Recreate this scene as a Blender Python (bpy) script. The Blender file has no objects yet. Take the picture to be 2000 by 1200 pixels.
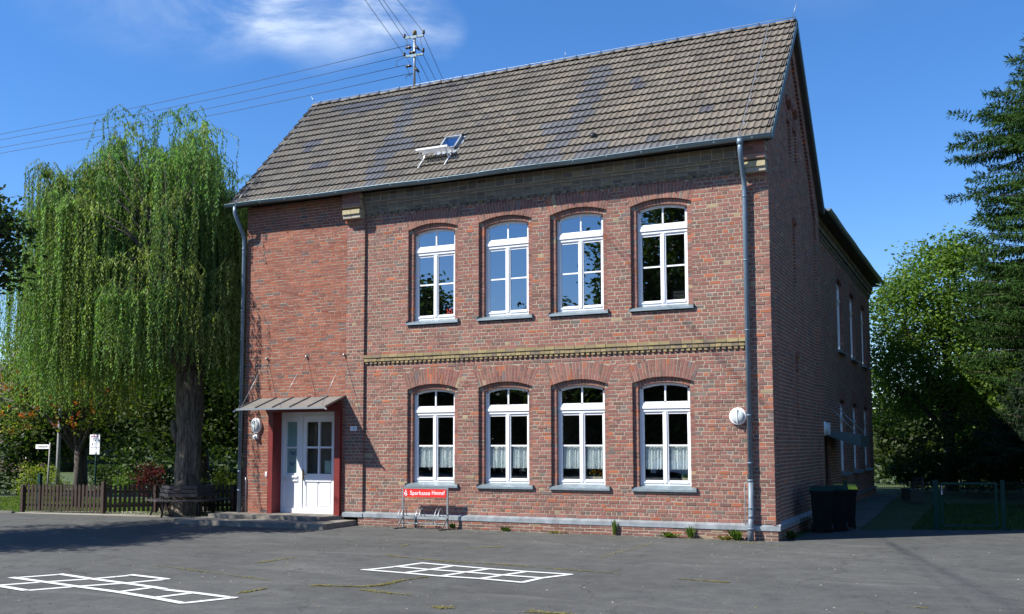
import bpy, math, random
import numpy as np
from mathutils import Vector, Matrix

random.seed(7)
rng = np.random.default_rng(11)
SC = bpy.context.scene
COL = SC.collection
R = math.radians

# ------------------------------------------------------------------ camera
cam_data = bpy.data.cameras.new('camera')
cam_data.sensor_width = 36.0
cam_data.lens = 1970.04 / 2000 * 36.0
cam_data.shift_y = (707.94 - 600) / 2000.0
cam_data.clip_start = 0.1
cam_data.clip_end = 2000
cam = bpy.data.objects.new('camera', cam_data)
COL.objects.link(cam)
_y, _p, _r = R(25.2651), R(4.6986), R(-0.10988)
F = Vector((-math.sin(_y) * math.cos(_p), math.cos(_y) * math.cos(_p), math.sin(_p)))
Rt = Vector((math.cos(_y), math.sin(_y), 0))
Up = Rt.cross(F)
R2 = Rt * math.cos(_r) + Up * math.sin(_r)
U2 = -Rt * math.sin(_r) + Up * math.cos(_r)
M3 = Matrix((R2, U2, -F)).transposed()
cam.matrix_world = Matrix.Translation((4.0703, -21.4302, 1.9936)) @ M3.to_4x4()
SC.camera = cam

# ------------------------------------------------------------------ sun, sky, exposure
SUN_EL = math.atan(1.02)
SUN_H = Vector((-0.745, -0.667, 0)).normalized()          # horizontal direction towards the sun
SUN_DIR = Vector((SUN_H.x * math.cos(SUN_EL), SUN_H.y * math.cos(SUN_EL), math.sin(SUN_EL)))
sun_data = bpy.data.lights.new('sun', 'SUN')
sun_data.energy = 5.0
sun_data.angle = R(0.53)
sun_data.color = (1.0, 0.955, 0.88)
sun = bpy.data.objects.new('sun', sun_data)
COL.objects.link(sun)
sun.rotation_euler = SUN_DIR.to_track_quat('Z', 'Y').to_euler()
sun.location = (-20, -20, 30)

world = bpy.data.worlds.new("World")
SC.world = world
world.use_nodes = True
nt = world.node_tree
nt.nodes.clear()
wo = nt.nodes.new('ShaderNodeOutputWorld')
bg = nt.nodes.new('ShaderNodeBackground')
sky = nt.nodes.new('ShaderNodeTexSky')
sky.sky_type = 'NISHITA'
sky.sun_disc = False
sky.sun_elevation = SUN_EL
# rotation 0 puts the sun at +Y, growing clockwise seen from above
sky.sun_rotation = math.atan2(SUN_H.x, SUN_H.y)
sky.altitude = 200
sky.air_density = 1.0
sky.dust_density = 0.2
sky.ozone_density = 2.6
bg.inputs['Strength'].default_value = 0.09
hs = nt.nodes.new('ShaderNodeHueSaturation')
hs.inputs['Saturation'].default_value = 1.36
hs.inputs['Value'].default_value = 1.0
nt.links.new(sky.outputs[0], hs.inputs['Color'])
# thin high cloud: wispy noise gathered round one heading above the roof
tc = nt.nodes.new('ShaderNodeTexCoord')
def cloud_mask(d, width):
    dv = Vector(d).normalized()
    dp = nt.nodes.new('ShaderNodeVectorMath'); dp.operation = 'DOT_PRODUCT'
    nt.links.new(tc.outputs['Generated'], dp.inputs[0]); dp.inputs[1].default_value = dv
    mr = nt.nodes.new('ShaderNodeMapRange'); mr.interpolation_type = 'SMOOTHSTEP'
    mr.inputs['From Min'].default_value = math.cos(width); mr.inputs['From Max'].default_value = 1.0
    nt.links.new(dp.outputs['Value'], mr.inputs['Value'])
    return mr.outputs[0]
def add_(a, b):
    m = nt.nodes.new('ShaderNodeMath'); m.operation = 'ADD'
    nt.links.new(a, m.inputs[0]); nt.links.new(b, m.inputs[1]); return m.outputs[0]
def pxdir(px, py):
    return F + R2 * ((px - 1000) / 1970.04) - U2 * ((py - 707.94) / 1970.04)
masks = cloud_mask(pxdir(540, -5), .06)
for c_, w_ in (((620, 5), .07), ((690, 20), .055), ((770, 35), .04), ((440, -20), .07), ((500, 10), .04), ((860, 60), .03), ((560, 30), .035), ((760, -60), .07), ((300, -300), .2), ((1700, -700), .3)):
    masks = add_(masks, cloud_mask(pxdir(*c_), w_))
nz = nt.nodes.new('ShaderNodeTexNoise')
nz.inputs['Scale'].default_value = 5.5; nz.inputs['Detail'].default_value = 9; nz.inputs['Roughness'].default_value = .62
nz.inputs['Distortion'].default_value = .6
mp = nt.nodes.new('ShaderNodeMapping'); mp.inputs['Scale'].default_value = (1, 1, 2.2)
mp.inputs['Rotation'].default_value = (0, R(18), 0)
nt.links.new(tc.outputs['Generated'], mp.inputs[0]); nt.links.new(mp.outputs[0], nz.inputs['Vector'])
mr = nt.nodes.new('ShaderNodeMapRange'); mr.interpolation_type = 'SMOOTHSTEP'
mr.inputs['From Min'].default_value = .28; mr.inputs['From Max'].default_value = .95
nt.links.new(nz.outputs[0], mr.inputs['Value'])
mul = nt.nodes.new('ShaderNodeMath'); mul.operation = 'MULTIPLY'; mul.use_clamp = True
nt.links.new(masks, mul.inputs[0]); nt.links.new(mr.outputs[0], mul.inputs[1])
mul2 = nt.nodes.new('ShaderNodeMath'); mul2.operation = 'MULTIPLY'; mul2.use_clamp = True
nt.links.new(mul.outputs[0], mul2.inputs[0]); mul2.inputs[1].default_value = .58
veil = nt.nodes.new('ShaderNodeMath'); veil.operation = 'ADD'; veil.use_clamp = True      # a thin even high veil
nt.links.new(mul2.outputs[0], veil.inputs[0]); veil.inputs[1].default_value = .035
mx = nt.nodes.new('ShaderNodeMix'); mx.data_type = 'RGBA'
nt.links.new(veil.outputs[0], mx.inputs['Factor'])
tint = nt.nodes.new('ShaderNodeMix'); tint.data_type = 'RGBA'; tint.blend_type = 'MULTIPLY'; tint.inputs['Factor'].default_value = 1
nt.links.new(hs.outputs[0], tint.inputs['A']); tint.inputs['B'].default_value = (1.0, 1.0, 1.17, 1)
nt.links.new(tint.outputs['Result'], mx.inputs['A']); mx.inputs['B'].default_value = (6.2, 7.0, 7.9, 1)
nt.links.new(mx.outputs['Result'], bg.inputs['Color'])
nt.links.new(bg.outputs[0], wo.inputs[0])

SC.view_settings.view_transform = 'Standard'
SC.view_settings.look = 'None'
SC.view_settings.exposure = 0.86
SC.view_settings.gamma = 1
SC.view_settings.use_curve_mapping = False
try:
    SC.cycles.max_bounces = 8; SC.cycles.transparent_max_bounces = 24
    SC.cycles.transmission_bounces = 6
except Exception: pass

# ------------------------------------------------------------------ helpers
def link(o, parent=None):
    COL.objects.link(o)
    if parent is not None: o.parent = parent
    return o
def tag(o, label=None, cat=None, group=None, kind=None):
    if label: o['label'] = label
    if cat: o['category'] = cat
    if group: o['group'] = group
    if kind: o['kind'] = kind
    return o
def empty(name, loc, label, cat, group=None, rz=0):
    o = bpy.data.objects.new(name, None)
    o.empty_display_size = .2
    o.location = loc; o.rotation_euler = (0, 0, rz)
    link(o); return tag(o, label, cat, group)

class MB:
    """collects polygons with a colour each; build() links one mesh object"""
    def __init__(s): s.v = []; s.f = []; s.c = []; s.mi = []; s.sm = []
    def poly(s, pts, col=(1, 1, 1), mi=0, smooth=False):
        n = len(s.v); s.v += [tuple(p) for p in pts]; s.f.append(tuple(range(n, n + len(pts))))
        s.c += [col] * len(pts); s.mi.append(mi); s.sm.append(smooth)
    def mesh(s, vs, fs, col=(1, 1, 1), mi=0, smooth=False):
        n = len(s.v); s.v += [tuple(p) for p in vs]
        for f in fs: s.f.append(tuple(i + n for i in f)); s.mi.append(mi); s.sm.append(smooth)
        s.c += [col] * len(vs)
    def box(s, x0, x1, y0, y1, z0, z1, col=(1, 1, 1), mi=0):
        v = [(x0, y0, z0), (x1, y0, z0), (x1, y1, z0), (x0, y1, z0), (x0, y0, z1), (x1, y0, z1), (x1, y1, z1), (x0, y1, z1)]
        s.mesh(v, [(0, 3, 2, 1), (4, 5, 6, 7), (0, 1, 5, 4), (1, 2, 6, 5), (2, 3, 7, 6), (3, 0, 4, 7)], col, mi)
    def obox(s, c, ax, ay, az, col=(1, 1, 1), mi=0):
        c = Vector(c); ax = Vector(ax); ay = Vector(ay); az = Vector(az)
        v = [c + a * ax + b * ay + d * az for d in (-1, 1) for a, b in ((-1, -1), (1, -1), (1, 1), (-1, 1))]
        s.mesh(v, [(0, 3, 2, 1), (4, 5, 6, 7), (0, 1, 5, 4), (1, 2, 6, 5), (2, 3, 7, 6), (3, 0, 4, 7)], col, mi)
    def bar(s, a, b, w, h, col=(1, 1, 1), mi=0, up=(0, 0, 1)):
        a = Vector(a); b = Vector(b); d = (b - a); L = d.length; d.normalize()
        u = Vector(up); sx = d.cross(u)
        if sx.length < 1e-4: sx = d.cross(Vector((1, 0, 0)))
        sx.normalize(); sz = sx.cross(d)
        s.obox((a + b) / 2, d * L / 2, sx * w / 2, sz * h / 2, col, mi)
    def tube(s, pts, radii, n=8, col=(1, 1, 1), mi=0, cap=True, smooth=True):
        pts = [Vector(p) for p in pts]
        if not hasattr(radii, '__len__'): radii = [radii] * len(pts)
        vs = []; prev = None
        for i, p in enumerate(pts):
            d = (pts[min(i + 1, len(pts) - 1)] - pts[max(i - 1, 0)]).normalized()
            if prev is None:
                a = d.cross(Vector((0, 0, 1)))
                if a.length < 1e-3: a = d.cross(Vector((1, 0, 0)))
            else:
                a = prev - d * prev.dot(d)
            a.normalize(); prev = a; b = d.cross(a)
            for k in range(n):
                t = 2 * math.pi * k / n
                vs.append(p + (a * math.cos(t) + b * math.sin(t)) * radii[i])
        fs = []
        for i in range(len(pts) - 1):
            for k in range(n):
                k2 = (k + 1) % n
                fs.append((i * n + k, i * n + k2, (i + 1) * n + k2, (i + 1) * n + k))
        if cap:
            fs.append(tuple(range(n - 1, -1, -1))); fs.append(tuple(range((len(pts) - 1) * n, len(pts) * n)))
        s.mesh(vs, fs, col, mi, smooth)
    def lathe(s, c, axis, prof, n=20, col=(1, 1, 1), mi=0):
        """prof: list of (distance along axis, radius)"""
        c = Vector(c); ax = Vector(axis).normalized()
        a = ax.cross(Vector((0, 0, 1)))
        if a.length < 1e-3: a = Vector((1, 0, 0))
        a.normalize(); b = ax.cross(a); vs = []; fs = []
        for d, r in prof:
            for k in range(n):
                t = 2 * math.pi * k / n; vs.append(c + ax * d + (a * math.cos(t) + b * math.sin(t)) * r)
        for i in range(len(prof) - 1):
            for k in range(n):
                k2 = (k + 1) % n; fs.append((i * n + k, i * n + k2, (i + 1) * n + k2, (i + 1) * n + k))
        fs.append(tuple(range((len(prof) - 1) * n, len(prof) * n)))
        s.mesh(vs, fs, col, mi, True)
    def prism(s, outline, y0, y1, col=(1, 1, 1), mi=0):
        """outline in XZ (counter-clockwise seen from -Y), extruded y0 (front) to y1"""
        n = len(outline)
        vs = [(x, y0, z) for x, z in outline] + [(x, y1, z) for x, z in outline]
        fs = [tuple(range(n)), tuple(range(2 * n - 1, n - 1, -1))] + [(i, i + n, (i + 1) % n + n, (i + 1) % n) for i in range(n)]
        s.mesh(vs, fs, col, mi)
    def data(s, name, mats):
        me = bpy.data.meshes.new(name)
        me.from_pydata(s.v, [], s.f)
        if not isinstance(mats, (list, tuple)): mats = [mats]
        for m in mats: me.materials.append(m)
        me.polygons.foreach_set('material_index', s.mi)
        me.polygons.foreach_set('use_smooth', s.sm)
        at = me.color_attributes.new('Col', 'FLOAT_COLOR', 'POINT')
        c = np.ones((len(s.v), 4), dtype=np.float32); c[:, :3] = np.array(s.c, dtype=np.float32)
        at.data.foreach_set('color', c.ravel())
        me.update(); return me
    def build(s, name, mats, parent=None):
        return link(bpy.data.objects.new(name, s.data(name, mats)), parent)

def np_quads(name, V, C, mat, parent=None):
    """V (N,4,3) quads, C (N,3)"""
    N = len(V); me = bpy.data.meshes.new(name)
    me.vertices.add(N * 4); me.vertices.foreach_set('co', np.ascontiguousarray(V, dtype=np.float32).ravel())
    me.loops.add(N * 4); me.loops.foreach_set('vertex_index', np.arange(N * 4, dtype=np.int32))
    me.polygons.add(N); me.polygons.foreach_set('loop_start', np.arange(0, N * 4, 4, dtype=np.int32))
    try: me.polygons.foreach_set('loop_total', np.full(N, 4, dtype=np.int32))
    except Exception: pass
    at = me.color_attributes.new('Col', 'FLOAT_COLOR', 'POINT')
    c = np.ones((N * 4, 4), dtype=np.float32); c[:, :3] = np.repeat(C, 4, axis=0)
    at.data.foreach_set('color', c.ravel())
    me.materials.append(mat); me.update(calc_edges=True); me.validate()
    return link(bpy.data.objects.new(name, me), parent)

# ------------------------------------------------------------------ materials
def new_mat(name):
    m = bpy.data.materials.new(name); m.use_nodes = True
    t = m.node_tree; t.nodes.clear()
    o = t.nodes.new('ShaderNodeOutputMaterial'); b = t.nodes.new('ShaderNodeBsdfPrincipled')
    t.links.new(b.outputs[0], o.inputs[0]); return m, t, b, o
def nd(t, typ, **kw):
    n = t.nodes.new(typ)
    for k, v in kw.items(): setattr(n, k, v)
    return n
def noise(t, scale, detail=4, rough=.55, vec=None, dist=0):
    n = nd(t, 'ShaderNodeTexNoise'); n.inputs['Scale'].default_value = scale
    n.inputs['Detail'].default_value = detail; n.inputs['Roughness'].default_value = rough
    n.inputs['Distortion'].default_value = dist
    if vec is not None: t.links.new(vec, n.inputs['Vector'])
    return n
def ramp(t, src, a, b, lo=(0, 0, 0, 1), hi=(1, 1, 1, 1)):
    r = nd(t, 'ShaderNodeValToRGB'); r.color_ramp.elements[0].position = a; r.color_ramp.elements[1].position = b
    r.color_ramp.elements[0].color = lo; r.color_ramp.elements[1].color = hi
    t.links.new(src, r.inputs[0]); return r.outputs[0]
def mixc(t, fac, a, b, mode='MIX'):
    m = nd(t, 'ShaderNodeMix', data_type='RGBA', blend_type=mode)
    for s, k in ((fac, 'Factor'), (a, 'A'), (b, 'B')):
        if hasattr(s, 'links'): t.links.new(s, m.inputs[k])
        elif k == 'Factor': m.inputs[k].default_value = s
        else: m.inputs[k].default_value = (*s[:3], 1)
    return m.outputs['Result']
def bump(t, src, bsdf, strength=.3, dist=.01):
    b = nd(t, 'ShaderNodeBump'); b.inputs['Strength'].default_value = strength; b.inputs['Distance'].default_value = dist
    t.links.new(src, b.inputs['Height']); t.links.new(b.outputs[0], bsdf.inputs['Normal'])
def plain(name, col, rough=.6, metal=0, var=.15, scale=6, bmp=0.0, spec=None):
    m, t, b, o = new_mat(name)
    g = nd(t, 'ShaderNodeNewGeometry')
    n = noise(t, scale, 6, .6, g.outputs['Position'])
    lo = tuple(c * (1 - var) for c in col); hi = tuple(min(1, c * (1 + var)) for c in col)
    c = ramp(t, n.outputs[0], .3, .7, (*lo, 1), (*hi, 1))
    t.links.new(c, b.inputs['Base Color'])
    b.inputs['Roughness'].default_value = rough; b.inputs['Metallic'].default_value = metal
    if spec is not None: b.inputs['Specular IOR Level'].default_value = spec
    if bmp: bump(t, n.outputs[0], b, bmp, .01)
    return m
def brick_mat(name, source, rough=.9):
    m, t, b, o = new_mat(name)
    if source == 'attr':
        a = nd(t, 'ShaderNodeAttribute', attribute_name='Col').outputs['Color']
    else:
        a = nd(t, 'ShaderNodeObjectInfo').outputs['Color']
    g = nd(t, 'ShaderNodeNewGeometry')
    n1 = noise(t, 22, 5, .65, g.outputs['Position']); n2 = noise(t, 120, 3, .6, g.outputs['Position'])
    n3 = noise(t, 1.3, 4, .6, g.outputs['Position'])
    c = mixc(t, ramp(t, n1.outputs[0], .42, .72), a, (.27, .22, .19))
    m1 = nd(t, 'ShaderNodeMath', operation='MULTIPLY'); m1.inputs[1].default_value = .5
    t.links.new(ramp(t, n1.outputs[0], .42, .72), m1.inputs[0])
    c = mixc(t, m1.outputs[0], a, (.25, .185, .155))
    c = mixc(t, 1.0, c, ramp(t, n2.outputs[0], .2, .8, (.78, .78, .78, 1), (1.2, 1.2, 1.2, 1)), 'MULTIPLY')
    c = mixc(t, 1.0, c, ramp(t, n3.outputs[0], .3, .7, (.84, .84, .86, 1), (1.1, 1.09, 1.07, 1)), 'MULTIPLY')
    t.links.new(c, b.inputs['Base Color']); b.inputs['Roughness'].default_value = rough
    b.inputs['Specular IOR Level'].default_value = .15
    bump(t, n2.outputs[0], b, .35, .004)
    return m
M = {}
M['brick'] = brick_mat('brick_coat', 'attr')
M['brick_obj'] = brick_mat('brick_single', 'obj')
def mortar_mat():
    m, t, b, o = new_mat('mortar')
    g = nd(t, 'ShaderNodeNewGeometry')
    n = noise(t, 30, 5, .6, g.outputs['Position']); n2 = noise(t, .9, 4, .6, g.outputs['Position'])
    c = ramp(t, n.outputs[0], .3, .7, (.31, .265, .20, 1), (.42, .37, .29, 1))
    c = mixc(t, 1.0, c, ramp(t, n2.outputs[0], .3, .7, (.8, .8, .8, 1), (1.12, 1.12, 1.1, 1)), 'MULTIPLY')
    t.links.new(c, b.inputs['Base Color']); b.inputs['Roughness'].default_value = .95
    bump(t, n.outputs[0], b, .3, .004); return m
M['mortar'] = mortar_mat()
def tile_mat(name, source, rough):
    m, t, b, o = new_mat(name)
    a = nd(t, 'ShaderNodeAttribute', attribute_name='Col').outputs['Color'] if source == 'attr' else nd(t, 'ShaderNodeObjectInfo').outputs['Color']
    g = nd(t, 'ShaderNodeNewGeometry')
    n = noise(t, 14, 6, .7, g.outputs['Position']); n3 = noise(t, .8, 4, .6, g.outputs['Position']); n4 = noise(t, 60, 3, .6, g.outputs['Position'])
    c = mixc(t, 1.0, a, ramp(t, n.outputs[0], .3, .75, (.72, .72, .73, 1), (1.2, 1.18, 1.12, 1)), 'MULTIPLY')
    c = mixc(t, 1.0, c, ramp(t, n3.outputs[0], .35, .7, (.85, .85, .86, 1), (1.1, 1.1, 1.06, 1)), 'MULTIPLY')
    t.links.new(c, b.inputs['Base Color']); b.inputs['Roughness'].default_value = rough
    b.inputs['Specular IOR Level'].default_value = .3 if rough > .5 else .55
    bump(t, n4.outputs[0], b, .2, .003); return m
M['tile'] = tile_mat('old_tile_coat', 'attr', .8)
M['tile_new'] = tile_mat('glazed_tile_coat', 'attr', .42)
M['tile_obj'] = tile_mat('old_tile_single', 'obj', .8)
M['tile_new_obj'] = tile_mat('glazed_tile_single', 'obj', .42)
M['zinc'] = plain('zinc', (.37, .41, .43), .38, .5, .3, 4)
M['zinc_pipe'] = plain('zinc_pipe', (.15, .21, .27), .45, .35, .12, 4)
M['sill'] = plain('sill_zinc', (.20, .25, .275), .4, .4, .2, 5)
M['standpipe'] = plain('cast_standpipe', (.15, .185, .22), .5, .1, .15, 5)
M['galv'] = plain('galvanised_steel', (.36, .39, .41), .4, .6, .12, 20)
M['gutter'] = plain('gutter_zinc', (.17, .235, .26), .45, .3, .15, 3)
M['white'] = plain('white_paint', (.80, .81, .82), .3, 0, .025, 3)
M['red_paint'] = plain('dark_red_paint', (.17, .018, .014), .5, 0, .18, 5, .1)
M['concrete'] = plain('weathered_concrete', (.17, .155, .13), .9, 0, .3, 4, .3)
M['dark_wood'] = plain('dark_stained_wood', (.040, .022, .015), .7, 0, .35, 9, .3)
M['bench_wood'] = plain('bench_wood', (.075, .06, .058), .6, 0, .3, 12, .3)
M['iron'] = plain('black_iron', (.02, .02, .022), .5, .3, .2, 8)
M['soffit'] = plain('soffit_wood', (.035, .03, .026), .8, 0, .3, 8)
M['verge'] = plain('verge_flashing', (.09, .125, .13), .5, .3, .2, 4)
M['canopy'] = plain('canopy_sheet', (.20, .195, .18), .5, .25, .12, 5)
M['brass'] = plain('brass', (.35, .22, .07), .35, .9, .2, 20)
M['sign_red'] = plain('red_sign_board', (.66, .025, .02), .4, 0, .04, 2)
M['print_white'] = plain('white_print', (.85, .85, .85), .5, 0, .02, 2)
M['print_black'] = plain('black_print', (.03, .03, .035), .5, 0, .02, 2)
M['print_blue'] = plain('blue_print', (.10, .2, .35), .5, 0, .02, 2)
M['print_pink'] = plain('pink_print', (.42, .06, .2), .5, 0, .02, 2)
M['bin_dark'] = plain('dark_bin_plastic', (.006, .007, .008), .75, 0, .2, 5, 0, .15)
M['bin_green'] = plain('green_bin_lid', (.007, .035, .025), .7, 0, .2, 5, 0, .2)
M['bin_yellow'] = plain('yellow_bin_lid', (.75, .70, .02), .45, 0, .1, 5)
M['fence_green'] = plain('green_coated_wire', (.008, .040, .030), .7, 0, .15, 5, 0, .2)
M['pole_grey'] = plain('grey_pole', (.25, .25, .24), .6, 0, .15, 5)
M['cable'] = plain('cable', (.035, .04, .045), .6, 0, .1, 5)
M['insulator'] = plain('insulator', (.03, .022, .018), .35, 0, .1, 5)
M['lampglass'] = plain('lamp_glass', (.55, .60, .60), .2, 0, .06, 30)
M['curtain'] = plain('lace_curtain', (.82, .93, .90), .9, 0, .2, 60)
M['room'] = plain('room_plaster', (.22, .19, .15), .95, 0, .1, 2)
M['room_floor'] = plain('room_floor', (.05, .04, .03), .9, 0, .1, 2)
def bark_mat():
    m, t, b, o = new_mat('furrowed_bark'); g = nd(t, 'ShaderNodeNewGeometry'); mpn = nd(t, 'ShaderNodeMapping'); mpn.inputs['Scale'].default_value = (1, 1, .16)
    t.links.new(g.outputs['Position'], mpn.inputs[0]); n = noise(t, 13, 7, .7, mpn.outputs[0], .8); n2 = noise(t, 3, 5, .6, g.outputs['Position'])
    c = ramp(t, n.outputs[0], .38, .62, (.055, .042, .033, 1), (.26, .21, .165, 1)); c = mixc(t, 1.0, c, ramp(t, n2.outputs[0], .3, .7, (.7, .7, .68, 1), (1.2, 1.2, 1.15, 1)), 'MULTIPLY')
    t.links.new(c, b.inputs['Base Color']); b.inputs['Roughness'].default_value = .95; bump(t, n.outputs[0], b, 1.0, .05); return m
M['bark'] = bark_mat()
M['bark_dark'] = plain('dark_bark', (.06, .05, .04), .95, 0, .45, 9, .9)
M['house_wall'] = plain('far_house_wall', (.14, .09, .065), .95, 0, .15, 3)
M['house_pale'] = plain('far_house_pale_wall', (.42, .40, .36), .95, 0, .1, 3)
M['house_roof'] = plain('far_house_roof', (.045, .035, .035), .8, 0, .2, 5)
M['stone'] = plain('pale_sand_stone', (.42, .36, .27), .95, 0, .3, 12, .3)
M['car_white'] = plain('white_car_paint', (.7, .7, .7), .15, 0, .02, 2)
M['berry'] = plain('rowan_berry', (.50, .075, .015), .4, 0, .25, 20)
def glass_mat(name, fac, tint=(1, 1, 1), refl=(1, 1, 1)):
    m, t, b, o = new_mat(name); t.nodes.remove(b)
    tr = nd(t, 'ShaderNodeBsdfTransparent'); tr.inputs[0].default_value = (*tint, 1)
    gl = nd(t, 'ShaderNodeBsdfGlossy'); gl.inputs['Roughness'].default_value = .0; gl.inputs['Color'].default_value = (*refl, 1)
    g = nd(t, 'ShaderNodeNewGeometry'); n = noise(t, 1.6, 1, .4, g.outputs['Position'])
    bp = nd(t, 'ShaderNodeBump'); bp.inputs['Strength'].default_value = .05; bp.inputs['Distance'].default_value = .02
    t.links.new(n.outputs[0], bp.inputs['Height']); t.links.new(bp.outputs[0], gl.inputs['Normal'])
    fr = nd(t, 'ShaderNodeLayerWeight'); fr.inputs['Blend'].default_value = .5
    pw = nd(t, 'ShaderNodeMath', operation='POWER'); t.links.new(fr.outputs['Facing'], pw.inputs[0]); pw.inputs[1].default_value = 4
    mr = nd(t, 'ShaderNodeMapRange'); mr.inputs['To Min'].default_value = fac; mr.inputs['To Max'].default_value = 1
    t.links.new(pw.outputs[0], mr.inputs['Value'])
    mx = nd(t, 'ShaderNodeMixShader'); t.links.new(mr.outputs[0], mx.inputs[0])
    t.links.new(tr.outputs[0], mx.inputs[1]); t.links.new(gl.outputs[0], mx.inputs[2]); t.links.new(mx.outputs[0], o.inputs[0])
    return m
M['glass'] = glass_mat('window_glass', .30, (.93, .96, .95), (.86, .93, 1.0))
M['glass_low'] = glass_mat('plain_glass', .14, (.95, .97, .96), (.9, .95, 1.0))
def asphalt_mat():
    m, t, b, o = new_mat('asphalt')
    g = nd(t, 'ShaderNodeNewGeometry'); P = g.outputs['Position']
    big = noise(t, .22, 6, .6, P, .6); mid = noise(t, 1.7, 6, .65, P, .3); fine = noise(t, 70, 3, .7, P); sp = nd(t, 'ShaderNodeTexVoronoi')
    sp.inputs['Scale'].default_value = 7; t.links.new(P, sp.inputs['Vector'])
    c = ramp(t, big.outputs[0], .3, .72, (.068, .070, .069, 1), (.093, .095, .092, 1))
    c = mixc(t, 1.0, c, ramp(t, mid.outputs[0], .3, .75, (.78, .785, .79, 1), (1.2, 1.19, 1.17, 1)), 'MULTIPLY')
    c = mixc(t, 1.0, c, ramp(t, fine.outputs[0], .25, .8, (.6, .6, .6, 1), (1.45, 1.45, 1.43, 1)), 'MULTIPLY')
    # swept dusty streaks
    mpn = nd(t, 'ShaderNodeMapping'); mpn.inputs['Rotation'].default_value = (0, 0, R(-28)); mpn.inputs['Scale'].default_value = (.25, 1.3, 1)
    t.links.new(P, mpn.inputs[0]); st = noise(t, 1.1, 5, .6, mpn.outputs[0], .5)
    sf = nd(t, 'ShaderNodeMath', operation='MULTIPLY'); sf.inputs[1].default_value = .35
    t.links.new(ramp(t, st.outputs[0], .56, .72), sf.inputs[0])
    c = mixc(t, sf.outputs[0], c, (.17, .165, .155))
    st2 = noise(t, .55, 7, .7, P, 1.2); c = mixc(t, ramp(t, st2.outputs[0], .60, .70), c, mixc(t, 1.0, c, (.74, .75, .77), 'MULTIPLY'))
    pt = noise(t, 5, 6, .75, P, .4); c = mixc(t, 1.0, c, ramp(t, pt.outputs[0], .35, .7, (.86, .86, .86, 1), (1.13, 1.13, 1.12, 1)), 'MULTIPLY')
    gr = noise(t, 17, 4, .8, P); c = mixc(t, 1.0, c, ramp(t, gr.outputs[0], .3, .72, (.82, .82, .82, 1), (1.2, 1.2, 1.19, 1)), 'MULTIPLY')
    # pale grit
    c = mixc(t, ramp(t, sp.outputs['Distance'], .035, .055, (1, 1, 1, 1), (0, 0, 0, 1)), c, (.30, .29, .26))
    # hairline cracks
    vo = nd(t, 'ShaderNodeTexVoronoi', feature='DISTANCE_TO_EDGE'); vo.inputs['Scale'].default_value = .22
    wn = noise(t, .8, 4, .6, P); av = nd(t, 'ShaderNodeVectorMath', operation='MULTIPLY_ADD')
    t.links.new(wn.outputs['Color'], av.inputs[0]); av.inputs[1].default_value = (1.6, 1.6, 0); t.links.new(P, av.inputs[2])
    t.links.new(av.outputs[0], vo.inputs['Vector'])
    c = mixc(t, ramp(t, vo.outputs['Distance'], .0015, .004, (.75, .75, .75, 1), (0, 0, 0, 1)), c, (.035, .034, .030))
    t.links.new(c, b.inputs['Base Color']); b.inputs['Roughness'].default_value = .92; b.inputs['Specular IOR Level'].default_value = .25
    bump(t, fine.outputs[0], b, .5, .006); return m
M['asphalt'] = asphalt_mat()
def ground_mat(name, a, b_, scale, detail_scale):
    m, t, b, o = new_mat(name); g = nd(t, 'ShaderNodeNewGeometry'); P = g.outputs['Position']
    n = noise(t, scale, 6, .7, P); n2 = noise(t, detail_scale, 3, .7, P)
    c = ramp(t, n.outputs[0], .3, .7, (*a, 1), (*b_, 1))
    c = mixc(t, 1.0, c, ramp(t, n2.outputs[0], .2, .8, (.55, .55, .55, 1), (1.5, 1.5, 1.5, 1)), 'MULTIPLY')
    t.links.new(c, b.inputs['Base Color']); b.inputs['Roughness'].default_value = .95
    bump(t, n2.outputs[0], b, .6, .03); return m
M['grass'] = ground_mat('lawn', (.03, .055, .012), (.06, .085, .02), .8, 40)
M['gravel'] = ground_mat('gravel', (.17, .16, .13), (.30, .28, .23), 2.5, 45)
M['paint'] = None
def paint_mat():
    m, t, b, o = new_mat('worn_road_paint'); g = nd(t, 'ShaderNodeNewGeometry'); P = g.outputs['Position']
    n = noise(t, 9, 6, .7, P); n2 = noise(t, 80, 3, .7, P)
    f = nd(t, 'ShaderNodeMath', operation='MULTIPLY'); t.links.new(n.outputs[0], f.inputs[0]); t.links.new(n2.outputs[0], f.inputs[1])
    c = mixc(t, ramp(t, f.outputs[0], .11, .19), (.2, .2, .195), (.62, .64, .62))
    t.links.new(c, b.inputs['Base Color']); b.inputs['Roughness'].default_value = .8; return m
M['paint'] = paint_mat()
def leaf_mat(name, trans=.35, rough=.45, spec=.3):
    m, t, b, o = new_mat(name)
    a = nd(t, 'ShaderNodeAttribute', attribute_name='Col').outputs['Color']
    t.links.new(a, b.inputs['Base Color']); b.inputs['Roughness'].default_value = rough; b.inputs['Specular IOR Level'].default_value = spec
    tl = nd(t, 'ShaderNodeBsdfTranslucent')
    c2 = mixc(t, 1.0, a, (1.25, 1.5, .55), 'MULTIPLY'); t.links.new(c2, tl.inputs[0])
    mx = nd(t, 'ShaderNodeMixShader'); mx.inputs[0].default_value = trans
    t.links.new(b.outputs[0], mx.inputs[1]); t.links.new(tl.outputs[0], mx.inputs[2]); t.links.new(mx.outputs[0], o.inputs[0]); return m
M['leaf'] = leaf_mat('leaf', .38, .55, .18)
M['leaf_willow'] = leaf_mat('willow_leaf', .38, .6, .12)
M['needle'] = leaf_mat('needle', .12, .8, .0)

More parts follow.
